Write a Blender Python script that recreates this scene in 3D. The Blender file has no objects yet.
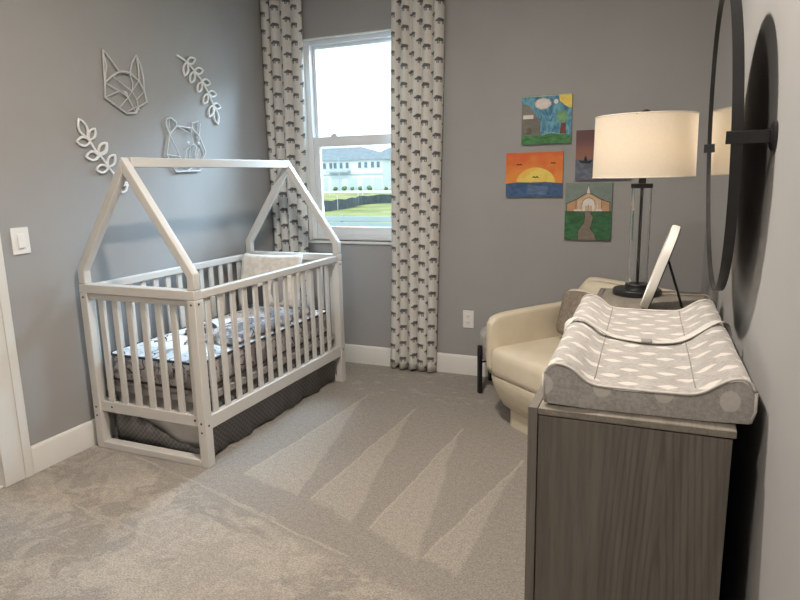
import bpy, bmesh, math, random
from mathutils import Vector, Matrix
random.seed(7)
scene = bpy.context.scene
col = scene.collection
PI = math.pi

# ------------------------------------------------------------------ camera
cam_data = bpy.data.cameras.new('camera')
cam = bpy.data.objects.new('camera', cam_data)
col.objects.link(cam)
RX = Vector((0.92043, 0.390352, -0.020812)); UP = Vector((-0.057037, 0.186779, 0.980745)); BK = Vector((0.386723, -0.90152, 0.194182))
cam.matrix_world = Matrix(((RX.x, UP.x, BK.x, 2.69003), (RX.y, UP.y, BK.y, -3.96062), (RX.z, UP.z, BK.z, 1.33889), (0, 0, 0, 1)))
cam_data.sensor_width = 36; cam_data.lens = 631.49 / 800 * 36
cam_data.clip_start = 0.02; cam_data.clip_end = 600
scene.camera = cam

# ------------------------------------------------------------------ view, sky, sun, large lights
scene.view_settings.view_transform = 'Standard'
scene.view_settings.look = 'None'
scene.view_settings.gamma = 1
scene.view_settings.use_curve_mapping = False
scene.view_settings.exposure = 0.0
world = bpy.data.worlds.new('sky'); scene.world = world
world.use_nodes = True
bgn = world.node_tree.nodes['Background']
bgn.inputs[0].default_value = (0.82, 0.92, 1.0, 1); bgn.inputs[1].default_value = 2.6

def light(name, kind, loc, energy, color, rot=(0, 0, 0), **kw):
    d = bpy.data.lights.new(name, kind); d.energy = energy; d.color = color
    for k, v in kw.items(): setattr(d, k, v)
    o = bpy.data.objects.new(name, d); o.location = loc; o.rotation_euler = rot
    col.objects.link(o); return o
sun = light('sun', 'SUN', (0, -20, 30), 1.5, (1, 0.97, 0.92), (math.radians(48), 0, math.radians(-20)), angle=0.01)
portal = light('window_portal', 'AREA', (0.75, 0.13, 1.57), 1, (1, 1, 1), (math.radians(-90), 0, 0), shape='RECTANGLE', size=0.95, size_y=1.42)
portal.data.cycles.is_portal = True
# unseen area lights added outside the window to boost daylight in the room
light('high_daylight_fill', 'AREA', (1.5, 1.5, 3.3), 900, (0.62, 0.80, 1.0), (math.radians(-50), 0, math.radians(-22)), shape='RECTANGLE', size=2.4, size_y=1.2)
light('side_daylight_fill', 'AREA', (3.6, 2.0, 2.3), 150, (0.64, 0.82, 1.0), (math.radians(-78), 0, math.radians(-52)), shape='RECTANGLE', size=2.6, size_y=2.4)  # added fill from the right, sent through the window onto the left wall
# recessed ceiling lamps: their light (the lamp bodies come with the ceiling)
LAMPS = [(1.85, -2.30, 55), (1.95, -4.0, 32)]
for lx, ly, le in LAMPS:
    light('ceiling_lamp_light', 'AREA', (lx, ly, 2.715), le, (1.0, 0.90, 0.79), (0, 0, 0), shape='DISK', size=0.14)
light('hall_lamp_light', 'AREA', (-0.8, -2.8, 2.5), 14, (1.0, 0.80, 0.58), (0, 0, 0), shape='DISK', size=0.2)
BULB_STRENGTH = 15.5

# ------------------------------------------------------------------ helpers: meshes
class MB:
    def __init__(s): s.v = []; s.f = []; s.m = []
    def add(s, vs, fs, mi=0):
        b = len(s.v); s.v += [tuple(v) for v in vs]
        for f in fs: s.f.append([b + i for i in f]); s.m.append(mi)
        return s
    def box(s, x0, x1, y0, y1, z0, z1, mi=0):
        return s.add([(x0,y0,z0),(x1,y0,z0),(x1,y1,z0),(x0,y1,z0),(x0,y0,z1),(x1,y0,z1),(x1,y1,z1),(x0,y1,z1)],
                     [(0,3,2,1),(4,5,6,7),(0,1,5,4),(1,2,6,5),(2,3,7,6),(3,0,4,7)], mi)
    def prism(s, poly, axis, a, b, mi=0):
        # poly: 2D points counter-clockwise; axis 0: (y,z) extruded in x; 1: (x,z) in y; 2: (x,y) in z
        def P(p, t): return ((t,p[0],p[1]) if axis == 0 else (p[0],t,p[1]) if axis == 1 else (p[0],p[1],t))
        n = len(poly)
        vs = [P(p, a) for p in poly] + [P(p, b) for p in poly]
        fs = [tuple(range(n))[::-1], tuple(range(n, 2*n))] + [(i, (i+1) % n, n + (i+1) % n, n + i) for i in range(n)]
        return s.add(vs, fs, mi)
    def tube(s, pts, r, n=8, closed=False, mi=0, sx=1.0, up=None):
        pts = [Vector(p) for p in pts]; N = len(pts); rings = []
        ref = Vector(up) if up else None; prev = None
        for i in range(N):
            if closed: t = pts[(i+1) % N] - pts[i-1]
            else: t = pts[min(i+1, N-1)] - pts[max(i-1, 0)]
            t.normalize()
            if ref is not None: a = t.cross(ref)
            elif prev is not None: a = prev - t * prev.dot(t)
            else: a = t.cross(Vector((0,0,1)) if abs(t.z) < .9 else Vector((1,0,0)))
            if a.length < 1e-6: a = t.orthogonal()
            a.normalize(); prev = a; b = t.cross(a)
            rr = r[i] if isinstance(r, (list, tuple)) else r
            rings.append([pts[i] + a*(rr*math.cos(2*PI*k/n)) + b*(rr*sx*math.sin(2*PI*k/n)) for k in range(n)])
        vs = [v for R in rings for v in R]; fs = []
        for i in range(N if closed else N-1):
            j = (i+1) % N
            for k in range(n): fs.append((i*n+k, i*n+(k+1) % n, j*n+(k+1) % n, j*n+k))
        if not closed: fs += [tuple(range(n))[::-1], tuple(range((N-1)*n, N*n))]
        return s.add(vs, fs, mi)
    def lathe(s, prof, cx=0, cy=0, n=48, mi=0, cap=True):
        vs = []; fs = []; m = len(prof)
        for (r, z) in prof:
            for k in range(n): vs.append((cx + r*math.cos(2*PI*k/n), cy + r*math.sin(2*PI*k/n), z))
        for i in range(m-1):
            for k in range(n): fs.append((i*n+k, i*n+(k+1) % n, (i+1)*n+(k+1) % n, (i+1)*n+k))
        if cap: fs += [tuple(range(n))[::-1], tuple(range((m-1)*n, m*n))]
        return s.add(vs, fs, mi)
    def loft(s, rings, mi=0, cap=True, closed=False):
        n = len(rings[0]); vs = [p for R in rings for p in R]; fs = []
        N = len(rings)
        for i in range(N if closed else N-1):
            j = (i+1) % N
            for k in range(n): fs.append((i*n+k, i*n+(k+1) % n, j*n+(k+1) % n, j*n+k))
        if cap and not closed: fs += [tuple(range(n))[::-1], tuple(range((N-1)*n, N*n))]
        return s.add(vs, fs, mi)

def link(name, mb, mat, parent=None, bevel=0, seg=2, smooth=40, subsurf=0, loc=None, rotz=0, fix=True):
    me = bpy.data.meshes.new(name)
    me.from_pydata(mb.v, [], mb.f)
    mats = mat if isinstance(mat, (list, tuple)) else [mat]
    for m in mats: me.materials.append(m)
    me.polygons.foreach_set('material_index', mb.m)
    me.update()
    if fix:
        bm = bmesh.new(); bm.from_mesh(me); bmesh.ops.recalc_face_normals(bm, faces=bm.faces); bm.to_mesh(me); bm.free()
    if smooth:
        me.polygons.foreach_set('use_smooth', [True]*len(me.polygons))
        if smooth < 180: me.set_sharp_from_angle(angle=math.radians(smooth))
    o = bpy.data.objects.new(name, me); col.objects.link(o)
    if parent: o.parent = parent
    if loc: o.location = loc
    if rotz: o.rotation_euler = (0, 0, rotz)
    if bevel:
        b = o.modifiers.new('bevel', 'BEVEL'); b.width = bevel; b.segments = seg; b.limit_method = 'ANGLE'; b.angle_limit = math.radians(30); b.harden_normals = False
    if subsurf:
        b = o.modifiers.new('sub', 'SUBSURF'); b.levels = subsurf; b.render_levels = subsurf
    return o
def tag(o, label, cat, group=None, kind=None):
    if label: o['label'] = label
    if cat: o['category'] = cat
    if group: o['group'] = group
    if kind: o['kind'] = kind
    return o
def thing(name, label, cat, loc=(0,0,0), rotz=0, group=None):
    o = bpy.data.objects.new(name, None); col.objects.link(o); o.location = loc; o.rotation_euler = (0,0,rotz)
    o.empty_display_size = 0.1
    return tag(o, label, cat, group)
def struct(name, mb, mat, **kw):
    o = link(name, mb, mat, **kw); o['kind'] = 'structure'; return o
def smooth_path(pts, n=6, closed=False):
    pts = [Vector(p) for p in pts]; N = len(pts); out = []
    rng = range(N) if closed else range(N-1)
    for i in rng:
        p0 = pts[i-1] if (closed or i > 0) else pts[0]; p1 = pts[i]; p2 = pts[(i+1) % N]
        p3 = pts[(i+2) % N] if (closed or i+2 < N) else pts[-1]
        for k in range(n):
            t = k/n
            out.append(0.5*((2*p1) + (-p0+p2)*t + (2*p0-5*p1+4*p2-p3)*t*t + (-p0+3*p1-3*p2+p3)*t**3))
    if not closed: out.append(pts[-1])
    return out

# ------------------------------------------------------------------ helpers: materials
class X:
    """a value inside a shader node tree, with arithmetic"""
    def __init__(s, nt, v): s.nt = nt; s.v = v
    def _m(s, op, *a):
        n = s.nt.nodes.new('ShaderNodeMath'); n.operation = op
        for i, q in enumerate((s,) + a):
            q = q.v if isinstance(q, X) else q
            if isinstance(q, (int, float)): n.inputs[i].default_value = q
            else: s.nt.links.new(q, n.inputs[i])
        return X(s.nt, n.outputs[0])
    def __add__(s, o): return s._m('ADD', o)
    __radd__ = __add__
    def __sub__(s, o): return s._m('SUBTRACT', o)
    def __rsub__(s, o): return s._m('MULTIPLY', -1.0)._m('ADD', o)
    def __mul__(s, o): return s._m('MULTIPLY', o)
    __rmul__ = __mul__
    def __truediv__(s, o): return s._m('DIVIDE', o)
    def __abs__(s): return s._m('ABSOLUTE')
    def floor(s): return s._m('FLOOR')
    def fract(s): return s._m('FRACT')
    def mod(s, o): return s._m('FLOORED_MODULO', o)
    def sq(s): return s._m('MULTIPLY', s)
    def pw(s, e): return s._m('POWER', e)
    def mn(s, o): return s._m('MINIMUM', o)
    def mx(s, o): return s._m('MAXIMUM', o)
    def lt(s, o): return s._m('LESS_THAN', o)
    def gt(s, o): return s._m('GREATER_THAN', o)
    def sin(s): return s._m('SINE')
    def ss(s, a, b):
        n = s.nt.nodes.new('ShaderNodeMapRange'); n.interpolation_type = 'SMOOTHSTEP'
        s.nt.links.new(s.v, n.inputs[0]); n.inputs[1].default_value = a; n.inputs[2].default_value = b
        n.inputs[3].default_value = 0; n.inputs[4].default_value = 1
        return X(s.nt, n.outputs[0])
class M:
    def __init__(s, name, color=(.8,.8,.8), rough=.6, metal=0, spec=.4):
        s.m = bpy.data.materials.new(name); s.m.use_nodes = True; s.nt = s.m.node_tree
        s.b = s.nt.nodes['Principled BSDF']; s.b.inputs['Roughness'].default_value = rough
        s.b.inputs['Metallic'].default_value = metal; s.b.inputs['Specular IOR Level'].default_value = spec
        s.base = tuple(color); s.b.inputs['Base Color'].default_value = (*color, 1)
        s.tc = None
    def coords(s, kind='Object'):
        if s.tc is None: s.tc = s.nt.nodes.new('ShaderNodeTexCoord')
        return s.tc.outputs[kind]
    def xyz(s, kind='Object'):
        n = s.nt.nodes.new('ShaderNodeSeparateXYZ'); s.nt.links.new(s.coords(kind), n.inputs[0])
        return [X(s.nt, n.outputs[i]) for i in range(3)]
    def noise(s, scale=5, detail=3, rough=.5, kind='Object', stretch=None, dist=0, out=0):
        n = s.nt.nodes.new('ShaderNodeTexNoise'); n.inputs['Scale'].default_value = scale
        n.inputs['Detail'].default_value = detail; n.inputs['Roughness'].default_value = rough; n.inputs['Distortion'].default_value = dist
        src = s.coords(kind)
        if stretch:
            mp = s.nt.nodes.new('ShaderNodeMapping'); mp.inputs['Scale'].default_value = stretch
            s.nt.links.new(src, mp.inputs[0]); src = mp.outputs[0]
        s.nt.links.new(src, n.inputs['Vector'])
        return X(s.nt, n.outputs[out])
    def voronoi(s, scale=5, feature='F1', kind='Object', stretch=None, vec=None, out='Distance'):
        n = s.nt.nodes.new('ShaderNodeTexVoronoi'); n.feature = feature; n.inputs['Scale'].default_value = scale
        src = vec or s.coords(kind)
        if stretch:
            mp = s.nt.nodes.new('ShaderNodeMapping'); mp.inputs['Scale'].default_value = stretch
            s.nt.links.new(src, mp.inputs[0]); src = mp.outputs[0]
        s.nt.links.new(src, n.inputs['Vector'])
        return X(s.nt, n.outputs[out])
    def mix(s, a, b, fac):
        n = s.nt.nodes.new('ShaderNodeMix'); n.data_type = 'RGBA'
        for q, i in ((a, 6), (b, 7)):
            if isinstance(q, tuple): n.inputs[i].default_value = (*q[:3], 1)
            else: s.nt.links.new(q, n.inputs[i])
        s.nt.links.new(fac.v, n.inputs[0]); return n.outputs[2]
    def color(s, sock): s.nt.links.new(sock, s.b.inputs['Base Color']); return s
    def bump(s, h, strength=.3, dist=.002):
        n = s.nt.nodes.new('ShaderNodeBump'); n.inputs['Strength'].default_value = strength; n.inputs['Distance'].default_value = dist
        s.nt.links.new(h.v, n.inputs['Height']); s.nt.links.new(n.outputs[0], s.b.inputs['Normal']); return s
def vary(name, color, amt=.08, scale=8, rough=.6, bump=0, bscale=200, bdist=.001, metal=0, spec=.4, **kw):
    m = M(name, color, rough, metal, spec)
    n = m.noise(scale, 4)
    m.color(m.mix(tuple(c*(1-amt) for c in color), tuple(min(1, c*(1+amt)) for c in color), n.ss(.3, .7)))
    if bump: m.bump(m.noise(bscale, 2), bump, bdist)
    return m.m
# ------------------------------------------------------------------ materials
wall_m = vary('wall_paint', (.345, .342, .338), .02, 3, .75, .12, 260, .0008)
ceil_m = vary('ceiling_paint', (.78, .77, .75), .02, 3, .85, .2, 120, .001)
trim_m = vary('trim_paint', (.74, .73, .70), .02, 4, .4)
vinyl_m = vary('window_vinyl', (.80, .82, .84), .02, 6, .35)
white_m = vary('white_plastic', (.80, .79, .77), .01, 6, .35)
black_m = vary('black_metal', (.012, .012, .013), .2, 20, .38, metal=.0, spec=.5)
crib_m = vary('crib_paint', (.63, .61, .58), .02, 6, .42)
screw_m = vary('screw_metal', (.10, .09, .08), .1, 60, .4, metal=.8)
dark_m = vary('dark_gap', (.02, .018, .016), .1, 10, .9)

def carpet():
    m = M('carpet', rough=.95, spec=.1)
    x, y, z = m.xyz()
    fine = m.noise(150, 4, .8); mid = m.noise(45, 4, .6); big = m.noise(2.6, 4, .62, dist=.8)
    base = m.mix((.215, .193, .168), (.425, .388, .345), (fine*.82 + mid*.18).ss(.36, .64))
    wob = (m.noise(5, 3) - .5)*.05
    xx = x + wob; yy = y + wob*.7
    def half(p, q, s0=0.0, s1=.012):       # signed distance to the left of p->q, softened
        dx, dy = q[0]-p[0], q[1]-p[1]; L = math.hypot(dx, dy)
        d = (yy - p[1])*(dx/L) - (xx - p[0])*(dy/L)
        return d, d.ss(s0, s1)
    light_ = None; lines = None
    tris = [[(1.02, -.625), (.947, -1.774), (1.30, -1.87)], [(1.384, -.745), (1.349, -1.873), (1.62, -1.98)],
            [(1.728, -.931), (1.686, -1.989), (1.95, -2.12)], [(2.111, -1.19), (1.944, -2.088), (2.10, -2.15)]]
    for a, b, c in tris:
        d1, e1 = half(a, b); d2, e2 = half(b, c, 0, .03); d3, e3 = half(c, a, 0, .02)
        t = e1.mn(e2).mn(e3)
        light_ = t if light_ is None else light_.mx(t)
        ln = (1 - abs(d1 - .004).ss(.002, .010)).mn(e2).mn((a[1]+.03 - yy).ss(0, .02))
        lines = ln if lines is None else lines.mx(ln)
    for p, q in [((.831, -1.929), (1.721, -2.175)), ((.30, -1.79), (1.338, -2.053)), ((.35, -2.24), (1.2, -2.36)), ((1.235, -1.511), (1.19, -1.813))]:
        d1, _ = half(p, q)
        dx, dy = q[0]-p[0], q[1]-p[1]; L = math.hypot(dx, dy)
        along = (xx - p[0])*(dx/L) + (yy - p[1])*(dy/L)
        ln = (1 - abs(d1).ss(.002, .010))*along.ss(0, .03)*(1 - along.ss(L-.05, L))*(.45+.5*m.noise(6, 2).ss(.4, .6))
        lines = lines.mx(ln)
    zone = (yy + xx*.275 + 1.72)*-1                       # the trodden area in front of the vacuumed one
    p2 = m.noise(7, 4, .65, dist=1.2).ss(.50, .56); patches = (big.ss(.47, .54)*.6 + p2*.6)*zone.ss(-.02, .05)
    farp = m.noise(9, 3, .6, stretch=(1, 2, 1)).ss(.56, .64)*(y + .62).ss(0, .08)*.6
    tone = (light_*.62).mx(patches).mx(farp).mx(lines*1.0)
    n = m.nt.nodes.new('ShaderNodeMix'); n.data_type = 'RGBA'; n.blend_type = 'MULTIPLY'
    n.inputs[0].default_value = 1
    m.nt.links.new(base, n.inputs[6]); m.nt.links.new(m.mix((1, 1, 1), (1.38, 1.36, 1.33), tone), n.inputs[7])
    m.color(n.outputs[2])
    m.bump(fine*.9 + mid*.3, 1.0, .007)
    m.b.inputs['Sheen Weight'].default_value = .15; m.b.inputs['Sheen Roughness'].default_value = .5
    return m.m
carpet_m = carpet()
def wood(name, c0, c1, grain_axis='z', scale=1.0, rough=.5, cath=None):
    # open-grained oak: long streaks along the grain axis
    m = M(name, rough=rough, spec=.3)
    x, y, z = m.xyz()
    st = {'x': (1, 16, 16), 'y': (16, 1, 16), 'z': (16, 16, 1)}[grain_axis]
    n1 = m.noise(2.2*scale, 5, .65, stretch=st, dist=.3); n2 = m.noise(14*scale, 3, .6, stretch=st)
    f = n1*.55 + n2*.45
    if cath is not None:                                  # cathedral arches about the line x = cath
        w = m.noise(3, 2, stretch=(1, 1, .5))
        r = ((x - cath).sq()*9.0 + 0.0004).pw(.5)
        fine_ = m.noise(60, 2, .5, stretch=(1, 1, .04))
        ring = ((r + z*.13 + w*.12)*170).sin()*.5 + .5
        f = n1*.35 + n2*.25 + fine_*.40 - ring.pw(3)*.13*(1 - abs(x - cath).ss(.06, .15)) + .03
    m.color(m.mix(c0, c1, f.ss(.3, .68)))
    m.bump(f, .18, .0012)
    return m.m
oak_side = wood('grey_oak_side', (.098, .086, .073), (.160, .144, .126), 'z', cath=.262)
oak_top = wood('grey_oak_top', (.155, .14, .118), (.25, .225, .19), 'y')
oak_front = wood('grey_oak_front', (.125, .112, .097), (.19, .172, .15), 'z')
hall_wood = wood('hall_floor_wood', (.22, .12, .06), (.42, .26, .14), 'y')

# ------------------------------------------------------------------ room shell
W = 2.876; H = 2.74; YB = -4.75; T = .13
struct('floor', MB().box(-.0, W, YB, 0, -.06, 0), carpet_m, smooth=0)
struct('ceiling', MB().box(-T, W+T, YB-T, T, H, H+.08), ceil_m, smooth=0)
WX0, WX1, WZ0, WZ1 = .285, 1.20, .888, 2.262
b = MB(); b.box(-T, WX0, 0, T, -.06, H); b.box(WX1, W+T, 0, T, -.06, H); b.box(WX0, WX1, 0, T, -.06, WZ0); b.box(WX0, WX1, 0, T, WZ1, H)
struct('wall_back', b, wall_m, smooth=0)
struct('wall_right', MB().box(W, W+T, YB, 0, -.06, H), wall_m, smooth=0)
struct('wall_front', MB().box(-T, W+T, YB-T, YB, -.06, H), wall_m, smooth=0)
DY1, DY0, DZ = -2.235, -3.10, 2.05                        # doorway in the left wall
b = MB(); b.box(-T, 0, DY1, 0, -.06, H); b.box(-T, 0, YB, DY0, -.06, H); b.box(-T, 0, DY0, DY1, DZ, H)
struct('wall_left', b, wall_m, smooth=0)
# hall beyond the doorway
struct('floor_hall', MB().box(-1.5, 0, -3.8, -1.6, -.06, -.004), hall_wood, smooth=0)
struct('wall_hall', MB().box(-1.62, -1.5, -3.92, -1.48, -.06, 2.6).box(-1.5, -T, -1.6, -1.48, -.06, 2.6).box(-1.5, -T, -3.92, -3.8, -.06, 2.6), wall_m, smooth=0)
struct('ceiling_hall', MB().box(-1.62, -T, -3.92, -1.48, 2.6, 2.68), ceil_m, smooth=0)
struct('trim_threshold', MB().box(-T-.01, -.0, DY0+.02, DY1-.02, -.004, .006), trim_m, bevel=.003)
# door casing and jamb
b = MB()
for (y0, y1) in ((DY1-.02, DY1+.118), (DY0-.085, DY0+.02)): b.box(0.0, .018, y0, y1, 0, DZ+.065)
b.box(0.0, .0179, DY0+.02, DY1-.02, DZ-.02, DZ+.065)
for (y0, y1) in ((DY1+.075, DY1+.118), (DY0-.085, DY0-.055)): b.box(.018, .023, y0, y1, 0, DZ+.065)
struct('trim_door_casing', b, trim_m, bevel=.003)
b = MB(); b.box(-T, 0, DY1-.02, DY1, 0, DZ); b.box(-T, 0, DY0, DY0+.02, 0, DZ); b.box(-T, 0, DY0+.02, DY1-.02, DZ-.02, DZ)
struct('trim_door_jamb', b, trim_m, bevel=.002)
# baseboards with a rounded top
def base_prof(s=1): return [(0, 0), (.015*s, 0), (.015*s, .118), (.011*s, .127), (.006*s, .1325), (0, .133)]
b = MB(); b.prism([(-q[0], q[1]) for q in base_prof()][::-1], 0, 0, W)
# profile given as (y,z): extrude along x
struct('baseboard_back', b, trim_m, smooth=50)
b = MB(); b.prism(base_prof(), 1, DY1+.118, 0); b.prism(base_prof(), 1, YB, DY0-.085)
struct('baseboard_left', b, trim_m, smooth=50)
b = MB(); b.prism([(W-q[0], q[1]) for q in base_prof()][::-1], 1, YB, 0)
struct('baseboard_right', b, trim_m, smooth=50)
# ceiling lamps (out of the photograph, above the camera's view)
glow = M('lamp_diffuser', (.9, .85, .75)); glow.b.inputs['Emission Color'].default_value = (1, .85, .66, 1); glow.b.inputs['Emission Strength'].default_value = 6
for i, (lx, ly, le) in enumerate(LAMPS):
    t = thing('ceiling_downlight', ['round white downlight in the ceiling above the middle of the room', 'round white downlight in the ceiling above the near end of the room'][i], 'light', (lx, ly, H), 0, 'ceiling downlights')
    ringp = [(.075, 0), (.105, 0), (.103, -.008), (.078, -.012), (.075, -.012)]
    link('trim_ring', MB().lathe(ringp + [ringp[0]], cap=False), trim_m, t)
    link('diffuser', MB().lathe([(.0751, -.001), (.0751, -.004)]), glow.m, t)

# window_1: vinyl single-hung, set into the wall
b = MB(); fy0, fy1 = .045, .12
b.box(WX0, WX0+.042, fy0, fy1, WZ0, WZ1); b.box(WX1-.042, WX1, fy0, fy1, WZ0, WZ1)
b.box(WX0+.042, WX1-.042, fy0, fy1, WZ1-.034, WZ1); b.box(WX0+.042, WX1-.042, fy0, fy1, WZ0, WZ0+.04)
wroot = struct('window_1', b, vinyl_m, bevel=.004)
def part(name, mb, mat, parent, **kw): return link(name, mb, mat, parent, **kw)
glass = M('window_glass', (1, 1, 1), .0); nt = glass.nt
tr = nt.nodes.new('ShaderNodeBsdfTransparent'); gl = nt.nodes.new('ShaderNodeBsdfGlossy'); gl.inputs['Roughness'].default_value = .0
fr = nt.nodes.new('ShaderNodeFresnel'); fr.inputs[0].default_value = 1.25; mx = nt.nodes.new('ShaderNodeMixShader')
tr.inputs[0].default_value = (.93, .985, 1, 1)
nt.links.new(fr.outputs[0], mx.inputs[0]); nt.links.new(tr.outputs[0], mx.inputs[1]); nt.links.new(gl.outputs[0], mx.inputs[2])
nt.links.new(mx.outputs[0], nt.nodes['Material Output'].inputs[0]); glass_m = glass.m
ix0, ix1 = WX0+.042, WX1-.042
mz = 1.588
b = MB(); b.box(ix0, ix0+.022, .09, .115, mz, WZ1-.034); b.box(ix1-.022, ix1, .09, .115, mz, WZ1-.034); b.box(ix0+.022, ix1-.022, .09, .115, WZ1-.056, WZ1-.034); b.box(ix0+.022, ix1-.022, .09, .115, mz-.025, mz+.022)
us = part('upper_sash', b, vinyl_m, wroot, bevel=.003)
part('glass_pane', MB().box(ix0+.022, ix1-.022, .10, .104, mz+.022, WZ1-.056), glass_m, us, smooth=0)
b = MB(); b.box(ix0, ix0+.042, .055, .088, WZ0+.04, mz+.025); b.box(ix1-.042, ix1, .055, .088, WZ0+.04, mz+.025); b.box(ix0+.042, ix1-.042, .055, .088, WZ0+.04, WZ0+.095); b.box(ix0+.042, ix1-.042, .055, .088, mz-.042, mz+.025)
ls = part('lower_sash', b, vinyl_m, wroot, bevel=.003)
part('glass_pane', MB().box(ix0+.042, ix1-.042, .07, .074, WZ0+.095, mz-.042), glass_m, ls, smooth=0)
b = MB()
for lx in (ix0+.16, ix1-.16): b.box(lx-.025, lx+.025, .06, .085, mz+.025, mz+.037); b.box(lx-.006, lx+.02, .052, .07, mz+.037, mz+.045)
part('sash_lock', b, vinyl_m, ls, bevel=.002)
struct('trim_window_sill', MB().box(WX0-.01, WX1+.01, -.016, .05, WZ0-.018, WZ0+.0), trim_m, bevel=.004)
struct('trim_window_return', MB().box(WX0, WX0+.006, .0, .045, WZ0, WZ1).box(WX1-.006, WX1, .0, .045, WZ0, WZ1).box(WX0+.006, WX1-.006, 0, .045, WZ1-.006, WZ1), trim_m, smooth=0)

# ------------------------------------------------------------------ outside
GZ = -1.2
gm = M('lawn_grass', rough=.9); n1 = gm.noise(.35, 4); n2 = gm.noise(6, 3)
gm.color(gm.mix((.16, .20, .055), (.36, .34, .13), (n1*.7+n2*.3).ss(.35, .65)))
tag(link('lawn', MB().box(-160, 60, 1.0, 83.5, GZ-.3, GZ), gm.m, smooth=0), 'green and straw coloured lawn outside the window', 'lawn', kind='structure')
tag(link('street', MB().box(-160, 60, 83.5, 97, GZ-.3, GZ+.02), vary('street_concrete', (.55, .55, .53), .06, .5), smooth=0), 'pale concrete street before the white houses', 'street', kind='structure')
tag(link('house_ground', MB().box(-160, 60, 97, 200, GZ-.3, GZ), gm.m, smooth=0), 'ground under the distant houses', 'ground', kind='structure')
# pale board fence near the window
fm = vary('fence_vinyl', (.33, .40, .45), .03, 1)
t = thing('board_fence', 'pale blue-grey horizontal board fence just below the view of the lawn', 'fence', (-9, 15, GZ))
for k in range(6):
    link('fence_board', MB().box(-9, 9.5, -.02, .02, .08+k*.195, .08+k*.195+.160), fm, t, bevel=.008)
for k in range(8): link('fence_post', MB().box(-9+k*2.6, -8.9+k*2.6, .02, .13, 0, 1.27), fm, t, bevel=.01)
# black silt fence across the lawn
sm = vary('silt_fabric', (.07, .085, .10), .2, 2, .8)
path = [(-32, 32), (-25.5, 34), (-21.1, 36.7), (-21.0, 39.5), (-21.3, 42.5), (-22.6, 47), (-21.5, 50.5), (-16, 52), (-8, 52), (6, 54), (24, 55)]
path = smooth_path([(a, c, 0) for a, c in path], 4)
b = MB(); n = len(path)
b.loft([[(q.x, q.y-.03, GZ), (q.x, q.y+.03, GZ), (q.x, q.y+.03, GZ+.78+.05*math.sin(i*1.7)), (q.x, q.y-.03, GZ+.78+.05*math.sin(i*1.7))] for i, q in enumerate(path)])
t = thing('silt_fence', 'low dark silt fence winding across the lawn', 'fence', (0, 0, 0))
link('fabric', b, sm, t, smooth=0)
stm = vary('stake_wood', (.6, .6, .55), .1, 3)
for k in (6, 12, 19, 26): link('stake', MB().box(path[k].x-.025, path[k].x+.025, path[k].y-.12, path[k].y-.03, GZ, GZ+1.1), stm, t)
# thin wire fence along the street side
t = thing('wire_fence', 'thin white post and wire fence at the far edge of the lawn', 'fence', (0, 0, 0))
for k in range(12): link('fence_post', MB().box(-60+k*5, -59.9+k*5, 72, 72.1, GZ, GZ+1.3), stm, t)
link('wire', MB().box(-60, -4.9, 72.03, 72.06, GZ+1.19, GZ+1.21), stm, t)
# houses
hw = vary('house_stucco', (.62, .66, .68), .03, .4, .9); hroof = vary('roof_shingle', (.20, .235, .26), .1, 1.5, .9); hglass = vary('house_window', (.12, .17, .21), .2, 1, .3)
hgar = vary('garage_paint', (.48, .56, .60), .03, 1); hband = vary('house_band', (.36, .42, .45), .05, 1)
def HX(px): return -58.03 + (px-318)*.2035
def HZ(py): return 5.9-(py-150)*.181
t = thing('townhouse', 'long white two-storey townhouse with grey hip roof and garage doors', 'building', (HX(318), 100, GZ))
O = Vector((HX(318), 100, GZ))
def L(px, py): return (HX(px)-O.x, HZ(py)-O.z)
x0, _ = L(262, 150); x1, _ = L(383.5, 150); ze = L(0, 159.5)[1]; zr_ = L(0, 147.5)[1]
link('wall', MB().box(x0, x1, 0, 10, 0, ze), hw, t, smooth=0)
b = MB(); e = .5
b.add([(x0-e, -e, ze), (x1+e, -e, ze), (x1+e, 10+e, ze), (x0-e, 10+e, ze), (x0+4, 5, zr_+.3), (x1-6.5, 5, zr_+.3)], [(0,1,5,4), (1,2,5), (2,3,4,5), (3,0,4), (3,2,1,0)])
link('roof', b, hroof, t, smooth=0)
for px in (270, 277, 290, 297, 310, 318.5, 326, 332.5, 337, 343, 349, 361.5, 367.5, 374, 379.5):
    xx = L(px, 0)[0]; w = link('window', MB().box(xx-.42, xx+.42, -.10, .05, L(0,168)[1], L(0,161.5)[1]), hw, t, smooth=0)
    link('pane', MB().box(xx-.30, xx+.30, -.14, -.10, L(0,167.5)[1], L(0,162)[1]), hglass, w, smooth=0)
for a, c in ((266, 278), (283, 295), (300, 312), (319, 328), (333, 343), (349, 357.5), (364, 372), (374.5, 382)):
    link('garage_door', MB().box(L(a,0)[0], L(c,0)[0], -.06, .05, 0, L(0,177)[1]), hgar, t, smooth=0)
link('porch_roof', MB().box(L(330,0)[0], L(352,0)[0], -1.2, 0, L(0,171.5)[1], L(0,169.5)[1]), hband, t, smooth=0)
link('band', MB().box(x0, x1, -.08, 0, L(0,174.5)[1], L(0,173)[1]), hband, t, smooth=0)
t = thing('white_house', 'white house with a dark grey roof right of the long townhouse', 'building', (2.69+(HX(385)-2.69)*1.135, 114, GZ))
link('wall', MB().box(.6, 16, 0, 12, 0, ze+.2), hw, t, smooth=0)
zb = ze+.2
link('roof', MB().add([(-4.4, -.6, zb), (16.6, -.6, zb), (16.6, 12.6, zb), (-4.4, 12.6, zb), (-1.5, 6, zb+2.6), (12, 6, zb+2.6)], [(0,1,5,4), (1,2,5), (2,3,4,5), (3,0,4), (3,2,1,0)]), hroof, t, smooth=0)
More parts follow.
